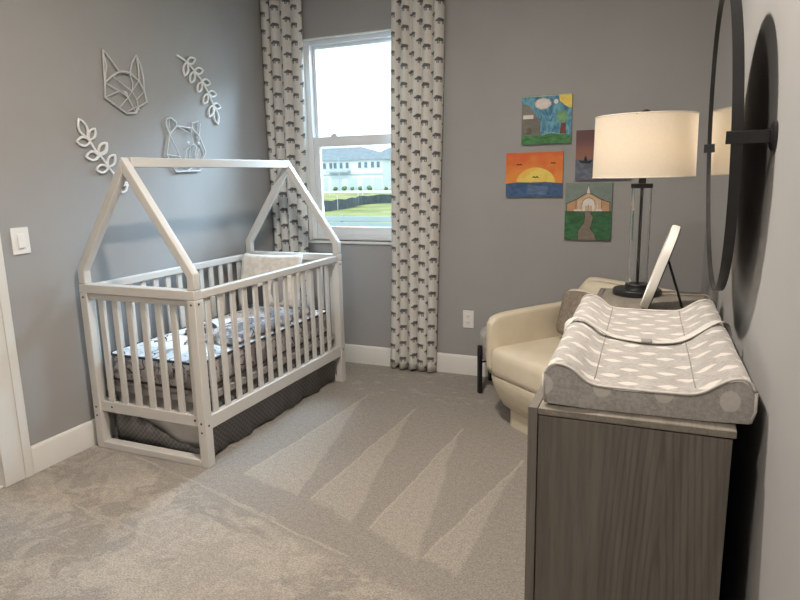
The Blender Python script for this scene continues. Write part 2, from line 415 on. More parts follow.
for xx in (1.6, 4.0, 6.4): w = link('window', MB().box(xx-.5, xx+.5, -.1, .05, 3.6, 5.0), hw, t, smooth=0); link('pane', MB().box(xx-.36, xx+.36, -.14, -.1, 3.7, 4.9), hglass, w, smooth=0)
link('garage_door', MB().box(1.2, 4.6, -.06, .05, 0, 2.4), hgar, t, smooth=0)
bushm = vary('bush_leaves', (.10, .16, .07), .3, 3, .9)
for i, px in enumerate((321, 337, 346, 354, 362, 371, 387)):
    b = MB(); rr = .34+.06*(i % 3)
    bm = bmesh.new(); bmesh.ops.create_icosphere(bm, subdivisions=3, radius=rr)
    for v in bm.verts: v.co *= 1+.16*math.sin(v.co.x*9+i)*math.cos(v.co.y*8+v.co.z*7)
    me = [tuple(v.co) for v in bm.verts]; fs = [[v.index for v in f.verts] for f in bm.faces]; bm.free()
    b.add(me, fs)
    o = link('bush', b, bushm, smooth=180, loc=(HX(px)*.985, 98.2, GZ+rr*.8))
    tag(o, 'small round green bush in the row before the distant white houses', 'bush', 'bushes before the houses')
link_pole = link('street_lamp', MB().tube([(0,0,0), (0,0,5.6)], .08), hband, loc=(HX(351), 96, GZ)); tag(link_pole, 'thin grey street pole before the long townhouse', 'pole')
# ------------------------------------------------------------------ house-shaped crib
CX0, CX1, CY0, CY1 = .046, .756, -1.779, -.39
ZR, ZT = .850, 1.445
PW, PD = .045, .052
crib = thing('house_crib', 'white wooden crib with a house-shaped canopy frame against the left wall', 'crib', (CX0, CY0, 0))
def C(b): b.v = [(v[0]-CX0, v[1]-CY0, v[2]) for v in b.v]; return b
for (x0, x1) in ((CX0, CX0+PW), (CX1-PW, CX1)):
    for (y0, y1) in ((CY0, CY0+PD), (CY1-PD, CY1)):
        link('post', C(MB().box(x0, x1, y0, y1, 0, .805)), crib_m, crib, bevel=.004)
def screw(b, x, y, z, ax):
    r = .0055
    if ax == 0: b.tube([(x-.004, y, z), (x+.0012, y, z)], r, 10)
    else: b.tube([(x, y+.004, z), (x, y-.0012, z)], r, 10)
# end panels
SL_T = .014
for (y0, y1, near) in ((CY0, CY0+PD, True), (CY1-PD, CY1, False)):
    yc = (y0+y1)/2
    e = link('top_rail', C(MB().box(CX0, CX1, y0, y1, .805, ZR)), crib_m, crib, bevel=.004)
    e = link('end_rail', C(MB().box(CX0+PW, CX1-PW, yc-.012, yc+.020, .195, .250)), crib_m, crib, bevel=.003)
    e2 = link('end_rail', C(MB().box(CX0+PW, CX1-PW, y0+.012, y1-.012, .775, .805)), crib_m, crib, bevel=.003)
    link('stretcher', C(MB().box(CX0+PW, CX1-PW, y0, y1, .0, .036)), crib_m, crib, bevel=.004)
    for k in range(6):
        xs = .247 + k*.0895
        link('slat', C(MB().box(xs-.0175, xs+.0175, yc-SL_T/2, yc+SL_T/2, .248, .777)), crib_m, crib, bevel=.003)
    xs = .247-.0895
    link('slat', C(MB().box(xs-.0175, xs+.0175, yc-SL_T/2, yc+SL_T/2, .248, .777)), crib_m, crib, bevel=.003)
# side panels
for (x0, x1) in ((CX1-.040, CX1-.004), (CX0+.004, CX0+.040)):
    xc = (x0+x1)/2
    link('side_rail', C(MB().box(x0, x1, CY0+PD, CY1-PD, .804, .841)), crib_m, crib, bevel=.004)
    link('side_rail', C(MB().box(x0, x1, CY0+PD, CY1-PD, .180, .246)), crib_m, crib, bevel=.004)
    for k in range(13):
        ys = -1.672 + k*.0930
        link('slat', C(MB().box(xc-SL_T/2, xc+SL_T/2, ys-.0175, ys+.0175, .244, .806)), crib_m, crib, bevel=.003)
# house frame at both ends
xm = (CX0+CX1)/2
def gable(y0, y1):
    zs = .925; w = .040
    # outer outline and inner outline of the gable
    out = [(CX0, ZR), (CX0, zs), (xm, ZT), (CX1, zs), (CX1, ZR)]
    sl = (ZT-zs)/(xm-CX0); L_ = math.hypot(1, sl)
    dz = w*L_                                             # vertical thickness of the sloping beam
    inn = [(CX0+w, ZR), (CX0+w, zs+sl*w-dz), (xm, ZT-dz), (CX1-w, zs+sl*w-dz), (CX1-w, ZR)]
    def half(s):
        i = [0, 1, 2] if s < 0 else [4, 3, 2]
        poly = [out[i[0]], out[i[1]], out[i[2]], inn[i[2]], inn[i[1]], inn[i[0]]]
        return link('rafter', C(MB().prism(poly, 1, y0, y1)), crib_m, crib, bevel=.004)
    half(-1); half(1)
gable(CY0+.004, CY0+.046); gable(CY1-.046, CY1-.004)
link('ridge_beam', C(MB().box(xm-.018, xm+.018, CY0+.046, CY1-.046, ZT-.046, ZT-.002)), crib_m, crib, bevel=.003)
b = MB()
for x in (CX0+.022, CX1-.022):
    for z in (.785, .220, .175): screw(b, x, CY0, z, 1)
for y in (CY0+.026,): 
    for z in (.806-.02, .205): screw(b, CX1, y, z, 0)
for z in (.785, .22): screw(b, CX1, CY1-.026, z, 0)
screw(b, CX0+.115, CY0+.014, .225, 1); screw(b, CX1-.07, CY0+.014, .225, 1)
link('bolt', C(b), screw_m, crib)
link('mattress_support', C(MB().box(CX0+.047, CX1-.047, CY0+.055, CY1-.055, .295, .325)), vary('support_board', (.35, .33, .31), .1, 4), crib)
# crib skirt
sk = M('skirt_fabric', rough=.9); x, y, z = sk.xyz()
w1 = (abs(((x*1.0+y+z)*1/.03).fract()-.5)).lt(.09); w2 = (abs(((x+y*1.0-z)*1/.03).fract()-.5)).lt(.09)
dots = ((w1+w2).mn(1.0))
sk.color(sk.mix((.150, .142, .138), (.24, .232, .225), dots)); sk.bump(sk.noise(300, 2), .2)
skl = vary('skirt_lining', (.66, .64, .63), .05, 6, .9)
t = thing('crib_skirt', 'dark grey lattice-patterned skirt hanging below the crib mattress', 'crib skirt', (CX0, CY0, 0))
b = MB(); N = 60; rows = []
for i in range(N+1):
    y = CY0+.075 + (CY1-.06-CY0-.075)*i/N; wv = .006*math.sin(i*.55)+.004*math.sin(i*1.3)
    rows.append([(.690, y, .292), (.692+wv, y, .15), (.694+wv*1.4, y, .012+.006*math.sin(i*.35)), (.690+wv*1.4, y, .012+.006*math.sin(i*.35)), (.688+wv, y, .15), (.687, y, .292)])
b.loft(rows); link('side_panel', C(b), sk.m, t, smooth=180)
b = MB(); rows = []
for i in range(31):
    u = i/30; x = .10+.585*u; top = .225-.17*max(0, min(1, (u+.02)/.72))
    if u > .8: top -= .012
    wv = .006*math.sin(i*.6)
    yy = CY0+.085
    rows.append([(x, yy+wv, .010), (x, yy+wv*.5-.004, (top+.01)*.5), (x, yy+.002, top), (x, yy+.006, top), (x, yy+wv*.5, (top+.01)*.5), (x, yy+.004+wv, .010)])
b.loft(rows); link('end_panel', C(b), sk.m, t, smooth=180)
b = MB(); rows = []
for i in range(31):
    u = i/30; x = .10+.585*u
    wv = .008*math.sin(i*.5+1)
    yy = CY0+.110
    rows.append([(x, yy+wv, .02), (x, yy+wv, .15), (x, yy+.002, .292), (x, yy+.006, .292), (x, yy+.004+wv, .15), (x, yy+.004+wv, .02)])
b.loft(rows); link('lining', C(b), skl, t, smooth=180)['label'] = 'pale lining cloth'
# printed mattress
def forest(name, base, body, ink, sc=1.0, thr=.54):
    m = M(name, rough=.85)
    v = m.nt.nodes.new('ShaderNodeVectorMath'); v.operation = 'ADD'
    nn = m.nt.nodes.new('ShaderNodeTexNoise'); nn.inputs['Scale'].default_value = 9; m.nt.links.new(m.coords(), nn.inputs['Vector'])
    sc_ = m.nt.nodes.new('ShaderNodeVectorMath'); sc_.operation = 'SCALE'; sc_.inputs['Scale'].default_value = .12
    m.nt.links.new(nn.outputs['Color'], sc_.inputs[0]); m.nt.links.new(m.coords(), v.inputs[0]); m.nt.links.new(sc_.outputs[0], v.inputs[1])
    e = m.voronoi(7*sc, 'DISTANCE_TO_EDGE', vec=v.outputs[0]); breaks = m.noise(11*sc, 2).ss(.46, .52)
    line = (1-e.ss(.012, .035))*breaks
    shades = m.noise(6.5*sc, 3, .6, dist=1.2).ss(thr, thr+.05)
    tw = (m.noise(40*sc, 2, stretch=(1, 2.2, 1), dist=1.5)).ss(.64, .67)
    c1 = m.mix(base, body, shades); c2 = m.mix(c1, tuple(.5*(a+b_) for a, b_ in zip(ink, body)), tw); c3 = m.mix(c2, ink, line)
    m.color(c3); m.bump(m.noise(26, 2), .4, .004)
    return m.m
sheet_m = forest('forest_sheet', (.80, .79, .78), (.38, .35, .34), (.03, .028, .03), 1.15, .61)
side_m = forest('forest_mattress_side', (.50, .46, .44), (.27, .23, .22), (.05, .045, .045), 1.3, .50)
pip_m = vary('dark_piping', (.05, .045, .045), .1, 20, .8)
mt = thing('crib_mattress', 'crib mattress with a black and white forest print and dark piping', 'mattress', (.40, -1.085, .326))
MX, MY = .292, .628
def rrect(hx, hy, r, z, n=6, cx=0, cy=0):
    pts = []
    for (sx, sy, a0) in ((1, 1, 0), (-1, 1, 90), (-1, -1, 180), (1, -1, 270)):
        for k in range(n+1):
            a = math.radians(a0+90*k/n); pts.append((cx+sx*(hx-r)+r*math.cos(a), cy+sy*(hy-r)+r*math.sin(a), z))
    return pts
b = MB(); b.loft([rrect(MX-.006, MY-.006, .05, 0), rrect(MX, MY, .055, .012), rrect(MX, MY, .055, .15), rrect(MX-.004, MY-.004, .052, .160)])
link('mattress_side', b, side_m, mt, smooth=60)
b = MB(); GX, GY = 30, 60
vs = []; fs = []
for j in range(GY+1):
    for i in range(GX+1):
        u = -1+2*i/GX; w = -1+2*j/GY
        d = max(0, 1-max(abs(u), abs(w))**8)
        z = .160 + .014*d + (.004*math.sin(i*.9+j*.35)+.004*math.sin(j*.6-i*.2))*d
        vs.append((u*(MX-.010), w*(MY-.010), z))
for j in range(GY):
    for i in range(GX): a = j*(GX+1)+i; fs.append((a, a+1, a+GX+2, a+GX+1))
b.add(vs, fs); link('top_panel', b, sheet_m, mt, smooth=180, fix=False)
for z in (.158, .030):
    link('piping', MB().tube([(q[0]*1.003, q[1]*1.003, z) for q in rrect(MX, MY, .055, z)], .0065, 8, closed=True), pip_m, mt, smooth=180)
def patch(name, cx, cy, z0, hx, hy, h, rot, mat, label, cat, seed=0):
    rnd = random.Random(seed); b = MB(); n = 26; vs = []; fs = []
    for j in range(n+1):
        for i in range(n+1):
            u = -1+2*i/n; w = -1+2*j/n
            e = (1-abs(u)**5)*(1-abs(w)**5)
            z = h*(e**.5)*(.72+.16*math.sin(u*6+seed)+.12*math.sin(w*9+u*3+seed*2))
            k = 1+.05*math.sin(w*5+seed); vs.append((u*hx*k, w*hy*(1+.05*math.sin(u*4)), z))
    for j in range(n):
        for i in range(n): a = j*(n+1)+i; fs.append((a, a+1, a+n+2, a+n+1))
    m0 = len(vs); vs += [(v[0]*.98, v[1]*.98, 0) for v in vs]
    fs += [tuple(m0+q for q in f[::-1]) for f in list(fs)]
    edge = [i for i in range(n+1)] + [(j)*(n+1)+n for j in range(1, n+1)] + [n*(n+1)+i for i in range(n-1, -1, -1)] + [j*(n+1) for j in range(n-1, 0, -1)]
    for k in range(len(edge)): a, c = edge[k], edge[(k+1) % len(edge)]; fs.append((a, m0+a, m0+c, c))
    b.add(vs, fs)
    return tag(link(name, b, mat, smooth=60, loc=(cx, cy, z0), rotz=rot), label, cat)
quilt_m = forest('quilt_print', (.56, .50, .48), (.25, .215, .205), (.06, .05, .05), 2.0, .47)
patch('crib_quilt', .545, -1.02, .5095, .125, .42, .060, .03, quilt_m, 'bunched forest-print quilt lying along the front side of the crib mattress', 'quilt', 2)
bt = M('black_white_print', rough=.85); bt.color(bt.mix((.02, .02, .025), (.62, .6, .6), bt.noise(38, 2, .5, dist=1.5).ss(.56, .6)))
patch('folded_swaddle', .315, -1.25, .5095, .075, .085, .045, .5, bt.m, 'small folded black and white patterned cloth on the crib mattress', 'cloth', 4)
# square pillow standing at the far end
def cushion(name, w, h, d, mat, parent=None, n=22, pinch=.10, rnd_=0.0):
    b = MB(); vs = []; fs = []
    for s in (1, -1):
        for j in range(n+1):
            for i in range(n+1):
                u = -1+2*i/n; v = -1+2*j/n
                t = max(0, (1-u**4)*(1-v**4))**.42
                ku = 1-pinch*(1-abs(v)**2)*abs(u)**3*.5; kv = 1-pinch*(1-abs(u)**2)*abs(v)**3*.5; rk = 1-rnd_*(abs(u)*abs(v))**4; ku *= rk; kv *= rk
                vs.append((u*w/2*ku, s*-d/2*t, v*h/2*kv))
    N1 = (n+1)**2
    for j in range(n):
        for i in range(n):
            a = j*(n+1)+i; fs.append((a, a+1, a+n+2, a+n+1)); fs.append((N1+a, N1+a+n+1, N1+a+n+2, N1+a+1))
    b.add(vs, fs)
    o = link(name, b, mat, parent, smooth=180, fix=False)
    bm = bmesh.new(); bm.from_mesh(o.data); bmesh.ops.remove_doubles(bm, verts=bm.verts, dist=1e-4); bmesh.ops.recalc_face_normals(bm, faces=bm.faces); bm.to_mesh(o.data); bm.free()
    return o
pm = M('plush_pillow', rough=.95); x, y, z = pm.xyz()
nz = pm.noise(28, 4, .6); fz = pm.noise(160, 2)
def ell(cx, cz, rx, rz): return (((x-cx)/rx).sq() + ((z-cz)/rz).sq())
wob = (nz-.5)*.25
el = (1-(ell(-.10, -.095, .085, .065)+wob).ss(.95, 1.05)).mx(1-(ell(-.015, -.085, .045, .05)+wob).ss(.95, 1.05)).mx(((z+.10).lt(0))*(abs(x+.085).lt(.085))*(abs(abs(x+.085)-.05).lt(.028)))
el2 = (1-(ell(.10, -.05, .055, .09)+wob).ss(.9, 1.1))
c = pm.mix((.68, .62, .55), (.80, .76, .70), nz.ss(.35, .65)); c = pm.mix(c, (.30, .29, .29), el2); c = pm.mix(c, (.055, .055, .06), el)
pm.color(c); pm.bump(fz*.5+nz, .6, .004); pm.b.inputs['Sheen Weight'].default_value = .3
o = cushion('plush_pillow', .45, .355, .13, pm.m); o.location = (.315, -.56, .680); o.rotation_euler = (math.radians(-14), 0, math.radians(4))
tag(o, 'fluffy cream square pillow with dark animal patch at the crib end', 'pillow')
# ------------------------------------------------------------------ curtains with rows of walking bears
def bears():
    m = M('bear_curtain', rough=.9, spec=.2); u, v, _ = m.xyz('UV')
    CU, CV = .074, .1135
    ci = (u/CU).floor(); v2 = v + (ci*.37).fract()*CV
    x = ((u/CU).fract()*CU - CU/2)/1.13; y = ((v2/CV).fract()*CV - CV/2)/1.13
    def ell(cx, cy, rx, ry): return 1 - (((x-cx)/rx).sq() + ((y-cy)/ry).sq()).ss(.88, 1.12)
    s = ell(.003, .0045, .0235, .0090).mx(ell(-.0245, .001, .0085, .0058)).mx(ell(-.0195, .0075, .003, .003)).mx(ell(-.009, .008, .011, .0078))
    for lx in (-.0155, -.007, .0125, .0215): s = s.mx((abs(x-lx).lt(.0028))*(abs(y+.0075).lt(.0095)))
    weave = m.noise(90, 3, .6, kind='UV', stretch=(1, 3, 1))
    base = m.mix((.68, .66, .62), (.80, .78, .745), weave.ss(.3, .7))
    fleck = m.noise(34, 2, .5, kind='UV', stretch=(3.5, 1, 1)).ss(.66, .72)*.35
    base = m.mix(base, (.40, .38, .35), fleck)
    m.color(m.mix(base, (.085, .085, .092), s*.93)); m.bump(weave, .25, .001)
    # a little light passes through the cloth
    nt = m.nt; tl = nt.nodes.new('ShaderNodeBsdfTranslucent'); tl.inputs[0].default_value = (.6, .55, .48, 1); mxs = nt.nodes.new('ShaderNodeMixShader'); mxs.inputs[0].default_value = .12
    nt.links.new(m.b.outputs[0], mxs.inputs[1]); nt.links.new(tl.outputs[0], mxs.inputs[2]); nt.links.new(mxs.outputs[0], nt.nodes['Material Output'].inputs[0])
    return m.m
bear_m = bears()
def curtain(xt0, xt1, xb0, xb1, folds, label, seed, ztop=2.545, zbot=.012):
    rnd = random.Random(seed); NU, NV = folds*22, 46
    ph = [rnd.uniform(.75, 1.25) for _ in range(folds+1)]
    # fold phase map with unequal widths
    tot = sum(ph[:folds]); cum = [0]
    for q in ph[:folds]: cum.append(cum[-1]+q/tot)
    me = bpy.data.meshes.new('curtain'); vs = []; uvs = []; fs = []
    zs = [zbot + (ztop-zbot)*j/NV for j in range(NV+1)]
    for s in (0, 1):
        for j, z in enumerate(zs):
            k = (z-zbot)/(ztop-zbot); a = xb0+(xt0-xb0)*k; c = xb1+(xt1-xb1)*k
            row = []
            for i in range(NU+1):
                f = i/22; fi = min(int(f), folds-1); t = cum[fi]+(cum[fi+1]-cum[fi])*(f-fi)
                amp = .025*(.8+.2*math.sin(fi*2.1+seed+z*.7)) * (.85+.15*(1-k))
                yy = -.034 - amp*2.3*abs(math.sin(PI*f))**.62 + .003*math.sin(z*3+fi*1.7)
                xx = a+(c-a)*t + .005*math.sin(z*2.2+fi)
                xx = min(max(xx, .004), 3)
                row.append((xx, yy))
            acc = 0
            for i, (xx, yy) in enumerate(row):
                if i: acc += math.hypot(xx-row[i-1][0], yy-row[i-1][1])
                vs.append((xx, yy + (.0025 if s else 0), z)); uvs.append((acc*1.0, z))
    n1 = (NU+1)*(NV+1)
    for j in range(NV):
        for i in range(NU):
            q = j*(NU+1)+i; fs.append((q, q+1, q+NU+2, q+NU+1)); fs.append((n1+q, n1+q+NU+1, n1+q+NU+2, n1+q+1))
    edge = list(range(NU+1)) + [(j)*(NU+1)+NU for j in range(1, NV+1)] + [NV*(NU+1)+i for i in range(NU-1, -1, -1)] + [j*(NU+1) for j in range(NV-1, 0, -1)]
    for k in range(len(edge)): a, c = edge[k], edge[(k+1) % len(edge)]; fs.append((a, n1+a, n1+c, c))
    me.from_pydata(vs, [], fs); me.materials.append(bear_m); me.update()
    uvl = me.uv_layers.new(name='UVMap')
    for lp in me.loops: uvl.data[lp.index].uv = uvs[lp.vertex_index]
    me.polygons.foreach_set('use_smooth', [True]*len(me.polygons))
    o = bpy.data.objects.new('curtain', me); col.objects.link(o)
    return tag(o, label, 'curtain', 'bear-print curtains')
curtain(.006, .328, .004, .283, 4, 'cream bear-print curtain panel left of the window, behind the crib', 3)
curtain(1.000, 1.348, .922, 1.270, 5, 'cream bear-print curtain panel right of the window', 5)
t = thing('curtain_rod', 'black curtain rod above the window', 'curtain rod', (0, -.066, 2.57))
link('rod', MB().tube([(.02, 0, 0), (1.46, 0, 0)], .010, 12), black_m, t)
for x in (.03, 1.40): link('bracket', MB().tube([(x, 0, 0), (x, .066, 0)], .006, 8).lathe([(.02, -.02), (.02, .02)], x, .06, 12), black_m, t)
for x0, x1 in ((.03, .33), (1.03, 1.35)):
    for k in range(6):
        x = x0+(x1-x0)*(k+.5)/6
        link('curtain_ring', MB().tube([(x, .017*math.cos(a*PI/8), -.005+.017*math.sin(a*PI/8)) for a in range(16)], .002, 6, closed=True), black_m, t)

# ------------------------------------------------------------------ armchair
leather = M('cream_leather', rough=.42, spec=.4); leather.color(leather.mix((.63, .56, .435), (.69, .62, .49), leather.noise(6, 3).ss(.3, .7))); leather.bump(leather.noise(180, 3), .12, .0008); leather_m = leather.m
ch = thing('armchair', 'cream leather armchair with low rounded arms in the corner behind the dresser', 'armchair', (2.318, -.712, 0), math.radians(141.5))
hw_, hd = .378, .362
b = MB(); b.loft([rrect(hw_-.105, hd-.08, .06, 0, 8), rrect(hw_-.105, hd-.08, .06, .10, 8)])
link('plinth', b, leather_m, ch, smooth=50)
b = MB(); b.loft([rrect(hw_-.13, hd-.11, .09, .093, 8), rrect(hw_-.095, hd-.075, .10, .097, 8), rrect(hw_-.055, hd-.045, .11, .118, 8), rrect(hw_-.024, hd-.028, .12, .160, 8), rrect(hw_-.008, hd-.006, .125, .215, 8), rrect(hw_-.001, hd+.006, .13, .265, 8), rrect(hw_-.004, hd+.004, .13, .283, 8), rrect(hw_-.06, hd-.06, .10, .290, 8)])
link('seat_base', b, leather_m, ch, smooth=70)
# shell: arms and back as one sweeping wall
path = []; TH = .034
r = .13; ox, oy = hw_-TH, hd-TH
for k in range(8): path.append((ox, oy+.035-(oy+.035+oy-r)*k/8))
for k in range(9): a = math.radians(-90*k/8); path.append((ox-r+r*math.cos(a), -oy+r+r*math.sin(a)))
for k in range(1, 10): path.append((ox-r-(2*ox-2*r)*k/10, -oy))
for k in range(9): a = math.radians(-90-90*k/8); path.append((-ox+r+r*math.cos(a), -oy+r+r*math.sin(a)))
for k in range(1, 9): path.append((-ox, -oy+r+(oy+.035+oy-r)*k/8))
rings = []; NP = len(path)
def arm_h(x, y):
    t = max(0, min(1, (-y-.17)/.14)); t = t*t*(3-2*t)
    hgt = .612 - .010*max(0, (y)/.35)
    sidef = max(0, min(1, (hw_-.02-abs(x))/.075)); sidef = sidef*sidef*(3-2*sidef)
    return hgt + (.752-.612)*t*(.30+.70*sidef)
for i, (px, py) in enumerate(path):
    a = Vector((*path[max(i-1, 0)], 0)); c = Vector((*path[min(i+1, NP-1)], 0)); tdir = (c-a).normalized(); nrm = Vector((-tdir.y, tdir.x, 0))   # outward? path runs clockwise seen from above
    if nrm.dot(Vector((px, py, 0))) < 0: nrm = -nrm
    h = arm_h(px, py); ecap = 1.0
    w = TH
    hh = h
    if i in (0, NP-1): w = TH*.72; hh = h-.022
    elif i in (1, NP-2): hh = h-.004
    prof = [(w*.80, .265), (w*.99, .27), (w, hh-.03), (w*.92, hh-.010), (w*.55, hh-.001), (0, hh), (-w*.55, hh-.001), (-w*.92, hh-.01), (-w, hh-.03), (-w*.99, .27), (-w*.80, .265)]
    lean = 0
    rings.append([(px+nrm.x*o_ , py+nrm.y*o_, z) for o_, z in prof])
b = MB(); b.loft(rings)
link('arm_and_back_shell', b, leather_m, ch, smooth=60, subsurf=1)
# inner back cushion
b = MB(); rg = []
for z, ins, yb in ((.42, .03, 0), (.45, .005, .01), (.55, 0, .012), (.66, 0, .004), (.715, .006, -.004), (.742, .02, -.012), (.750, .06, -.02)):
    rg.append([(q[0], q[1]-.225+yb, z) for q in rrect(.235-ins, .055-min(ins, .035), .035-min(ins, .015)*.9, z, 6)])
b.loft(rg); link('back_cushion', b, leather_m, ch, smooth=70)
b = MB(); rg = []
sx, sy = .322, .302; cy = .072
for z, ins in ((.286, .012), (.296, .003), (.32, 0), (.385, 0), (.415, .005), (.428, .016), (.436, .036), (.441, .075), (.444, .13)):
    rg.append(rrect(sx-ins, sy-ins, .055, z, 7, 0, cy))
b.loft(rg); link('seat_cushion', b, leather_m, ch, smooth=80)
# cushion on the chair
cg = M('taupe_cushion', rough=.9); cg.color(cg.mix((.20, .165, .13), (.27, .23, .185), cg.noise(60, 3).ss(.3, .7))); cg.bump(cg.noise(240, 2), .3)
cu = thing('throw_cushion', 'taupe throw cushion with cream piping leaning in the armchair', 'cushion', (2.322, -.602, .585))
cu.rotation_euler = (math.radians(-17), 0, math.radians(-33))
cushion('cover', .38, .27, .115, cg.m, cu, rnd_=.16)
pp = []
for k in range(48):
    q = k/48*4; s_ = int(q); f = -1+2*(q-s_)
    u, v = [(f, -1), (1, f), (-f, 1), (-1, -f)][s_]
    ku = (1-.10*(1-abs(v)**2)*abs(u)**3*.5)*(1-.16*(abs(u)*abs(v))**4); kv = (1-.10*(1-abs(u)**2)*abs(v)**3*.5)*(1-.16*(abs(u)*abs(v))**4)
    pp.append((u*.19*ku, 0, v*.135*kv))
link('piping', MB().tube(pp, .009, 8, closed=True), vary('cream_piping', (.66, .60, .52), .03, 20, .8), cu, smooth=180)

# ------------------------------------------------------------------ ottoman stool left of the chair
st = thing('ottoman_stool', 'round grey upholstered stool with black metal legs between armchair and back wall', 'stool', (1.79, -.205, 0))
fz_ = M('grey_boucle', rough=.95); fz_.color(fz_.mix((.36, .34, .32), (.54, .51, .48), fz_.noise(45, 4, .65).ss(.35, .65))); fz_.bump(fz_.noise(120, 3), .8, .004)
b = MB(); b.lathe([(.12, .205), (.158, .208), (.165, .225), (.166, .34), (.163, .365), (.150, .383), (.12, .391), (.05, .394)], n=40)
link('seat', b, fz_.m, st, smooth=70)
for k in range(4):
    a = math.radians(225+90*k); cx, cy = .183*math.cos(a), .183*math.sin(a); tx, ty = -math.sin(a), math.cos(a)
    b = MB(); w2 = .014; n_ = (math.cos(a), math.sin(a))
    poly = [(cx+tx*w2+n_[0]*.011, cy+ty*w2+n_[1]*.011), (cx-tx*w2+n_[0]*.011, cy-ty*w2+n_[1]*.011), (cx-tx*w2-n_[0]*.011, cy-ty*w2-n_[1]*.011), (cx+tx*w2-n_[0]*.011, cy+ty*w2-n_[1]*.011)]
    b.prism(poly, 2, 0, .305); leg = link('leg', b, black_m, st, bevel=.002)
    link('crossbar', MB().tube([(cx, cy, .198), (cx*.05, cy*.05, .198)], .006, 8), black_m, st)
# ------------------------------------------------------------------ dresser
DX0, DX1, DYN, DYF, DZT = 2.440, 2.826, -2.716, -1.262, .862
dr = thing('dresser', 'long grey-brown oak dresser standing along the right wall', 'dresser', (DX0, DYN, 0))
def D(b): b.v = [(v[0]-DX0, v[1]-DYN, v[2]) for v in b.v]; return b
ft = .020
link('top', D(MB().box(DX0+ft+.001, DX1, DYN, DYF, DZT-.015, DZT)), oak_top, dr, bevel=.002)
link('face_frame', D(MB().box(DX0, DX0+ft, DYN, DYN+.022, 0, DZT).box(DX0, DX0+ft, DYF-.022, DYF, 0, DZT).box(DX0, DX0+ft, DYN+.022, DYF-.022, DZT-.022, DZT).box(DX0, DX0+ft, DYN+.022, DYF-.022, 0, .07)), oak_front, dr, bevel=.0015)
for (y0, y1) in ((DYN+.002, DYN+.024), (DYF-.024, DYF-.002)):
    link('side_panel', D(MB().box(DX0+ft+.002, DX1-.006, y0, y1, 0, DZT-.0175)), oak_side, dr, bevel=.0015)
link('carcass', D(MB().box(DX0+ft+.004, DX1-.008, DYN+.026, DYF-.026, .02, DZT-.024)), dark_m, dr)
for cidx in range(2):
    for ridx in range(3):
        ly = (DYF-DYN-.044)/2; y0 = DYN+.022+.003+cidx*ly; y1 = y0+ly-.006; z0 = .073+ridx*.2545; z1 = z0+.2505
        d_ = link('drawer', D(MB().box(DX0-.001, DX0+.018, y0, y1, z0, z1)), oak_front, dr, bevel=.002)
        for yk in (y0+ly*.25, y0+ly*.75):
            link('knob', D(MB().tube([(DX0-.001, yk, (z0+z1)/2), (DX0-.012, yk, (z0+z1)/2), (DX0-.014, yk, (z0+z1)/2), (DX0-.024, yk, (z0+z1)/2)], [.005, .005, .012, .013], 16)), black_m, d_)

# ------------------------------------------------------------------ changing pad
pad = M('cloud_pad', rough=.92, spec=.15); px_, py_, pz_ = pad.xyz(); 
def clouds(a, c, pa, pc, ra, rc, ex=1.5):
    row = (c/pc).floor(); aa = a + row.mod(2.0)*(pa*.5); cell = (aa/pa).floor()
    x = (aa/pa).fract()*pa-pa/2; y = (c/pc).fract()*pc-pc/2
    y = y + (cell*5.3+row*2.1).sin()*.006
    return 1-((abs(x)/ra).pw(ex)+(abs(y)/rc).pw(ex)).ss(.85, 1.1)
geo = pad.nt.nodes.new('ShaderNodeTexCoord'); sep = pad.nt.nodes.new('ShaderNodeSeparateXYZ'); pad.nt.links.new(geo.outputs['Normal'], sep.inputs[0])
nz_ = X(pad.nt, sep.outputs[2]); up_ = abs(nz_).gt(.5)
topc = clouds(px_+.02, py_, .074, .050, .021, .012, 1.25)*.8; sidec = clouds(px_+.055, pz_+.012, .115, .11, .018, .021, 2.0)*.5
mask = topc*up_ + sidec*(1-up_)
heather = pad.noise(110, 4, .7, stretch=(1, 1.8, 1)); h2 = pad.noise(18, 3)
bc = pad.mix((.28, .265, .25), (.40, .38, .36), (heather*.7+h2*.3).ss(.36, .64))
pad.color(pad.mix(bc, (.62, .585, .545), mask)); pad.bump(heather+h2*.8, .5, .002); pad.b.inputs['Sheen Weight'].default_value = .2
prof = [(0, .050), (.002, .070), (.010, .084), (.024, .092), (.045, .089), (.066, .077), (.086, .060), (.108, .0535), (.150, .052), (.195, .0515), (.240, .052), (.280, .0535), (.303, .061), (.325, .076), (.345, .088), (.366, .092), (.380, .085), (.388, .070), (.390, .050)]
PX0, PY0, PY1 = 2.466, -2.694, -1.915
cpd = thing('changing_pad', 'contoured grey cloud-print changing pad on the dresser top', 'changing pad', (PX0, PY0, .8635), .033)
from math import sin, cos
def padz(x):
    for (a, za), (c, zc) in zip(prof, prof[1:]):
        if a <= x <= c: return za+(zc-za)*(x-a)/(c-a)
    return prof[-1][1]
rings = []; LEN = PY1-PY0; NL = 40
for j in range(NL+1):
    t = j/NL; y = LEN*t
    e = min(t, 1-t)*LEN; sh = 1.0 if e > .012 else .93+.07*(e/.012)
    drop = 0 if e > .012 else .006*(1-e/.012)
    ring = []
    for (x, z) in prof:
        zz = z*1.0 - drop*(1 if z > .03 else 0) + .0015*sin(y*23+x*31); ring.append((.195+(x-.195)*(1-(1-sh)*.25), y, zz))
    ring += [(.388, y, .018), (.382, y, .003), (.30, y, .0), (.195, y, 0), (.09, y, 0), (.008, y, .003), (.002, y, .018)]
    rings.append(ring)
b = MB(); b.loft(rings); link('cover', b, pad.m, cpd, smooth=50)
pipm = vary('pad_piping', (.50, .48, .45), .05, 40, .85)
for y in (-.001, LEN+.001):
    link('piping', MB().tube(smooth_path([(x*.996+.001, y, z-.002) for x, z in prof[1:-1]], 3) , .0030, 8), pipm, cpd, smooth=180)
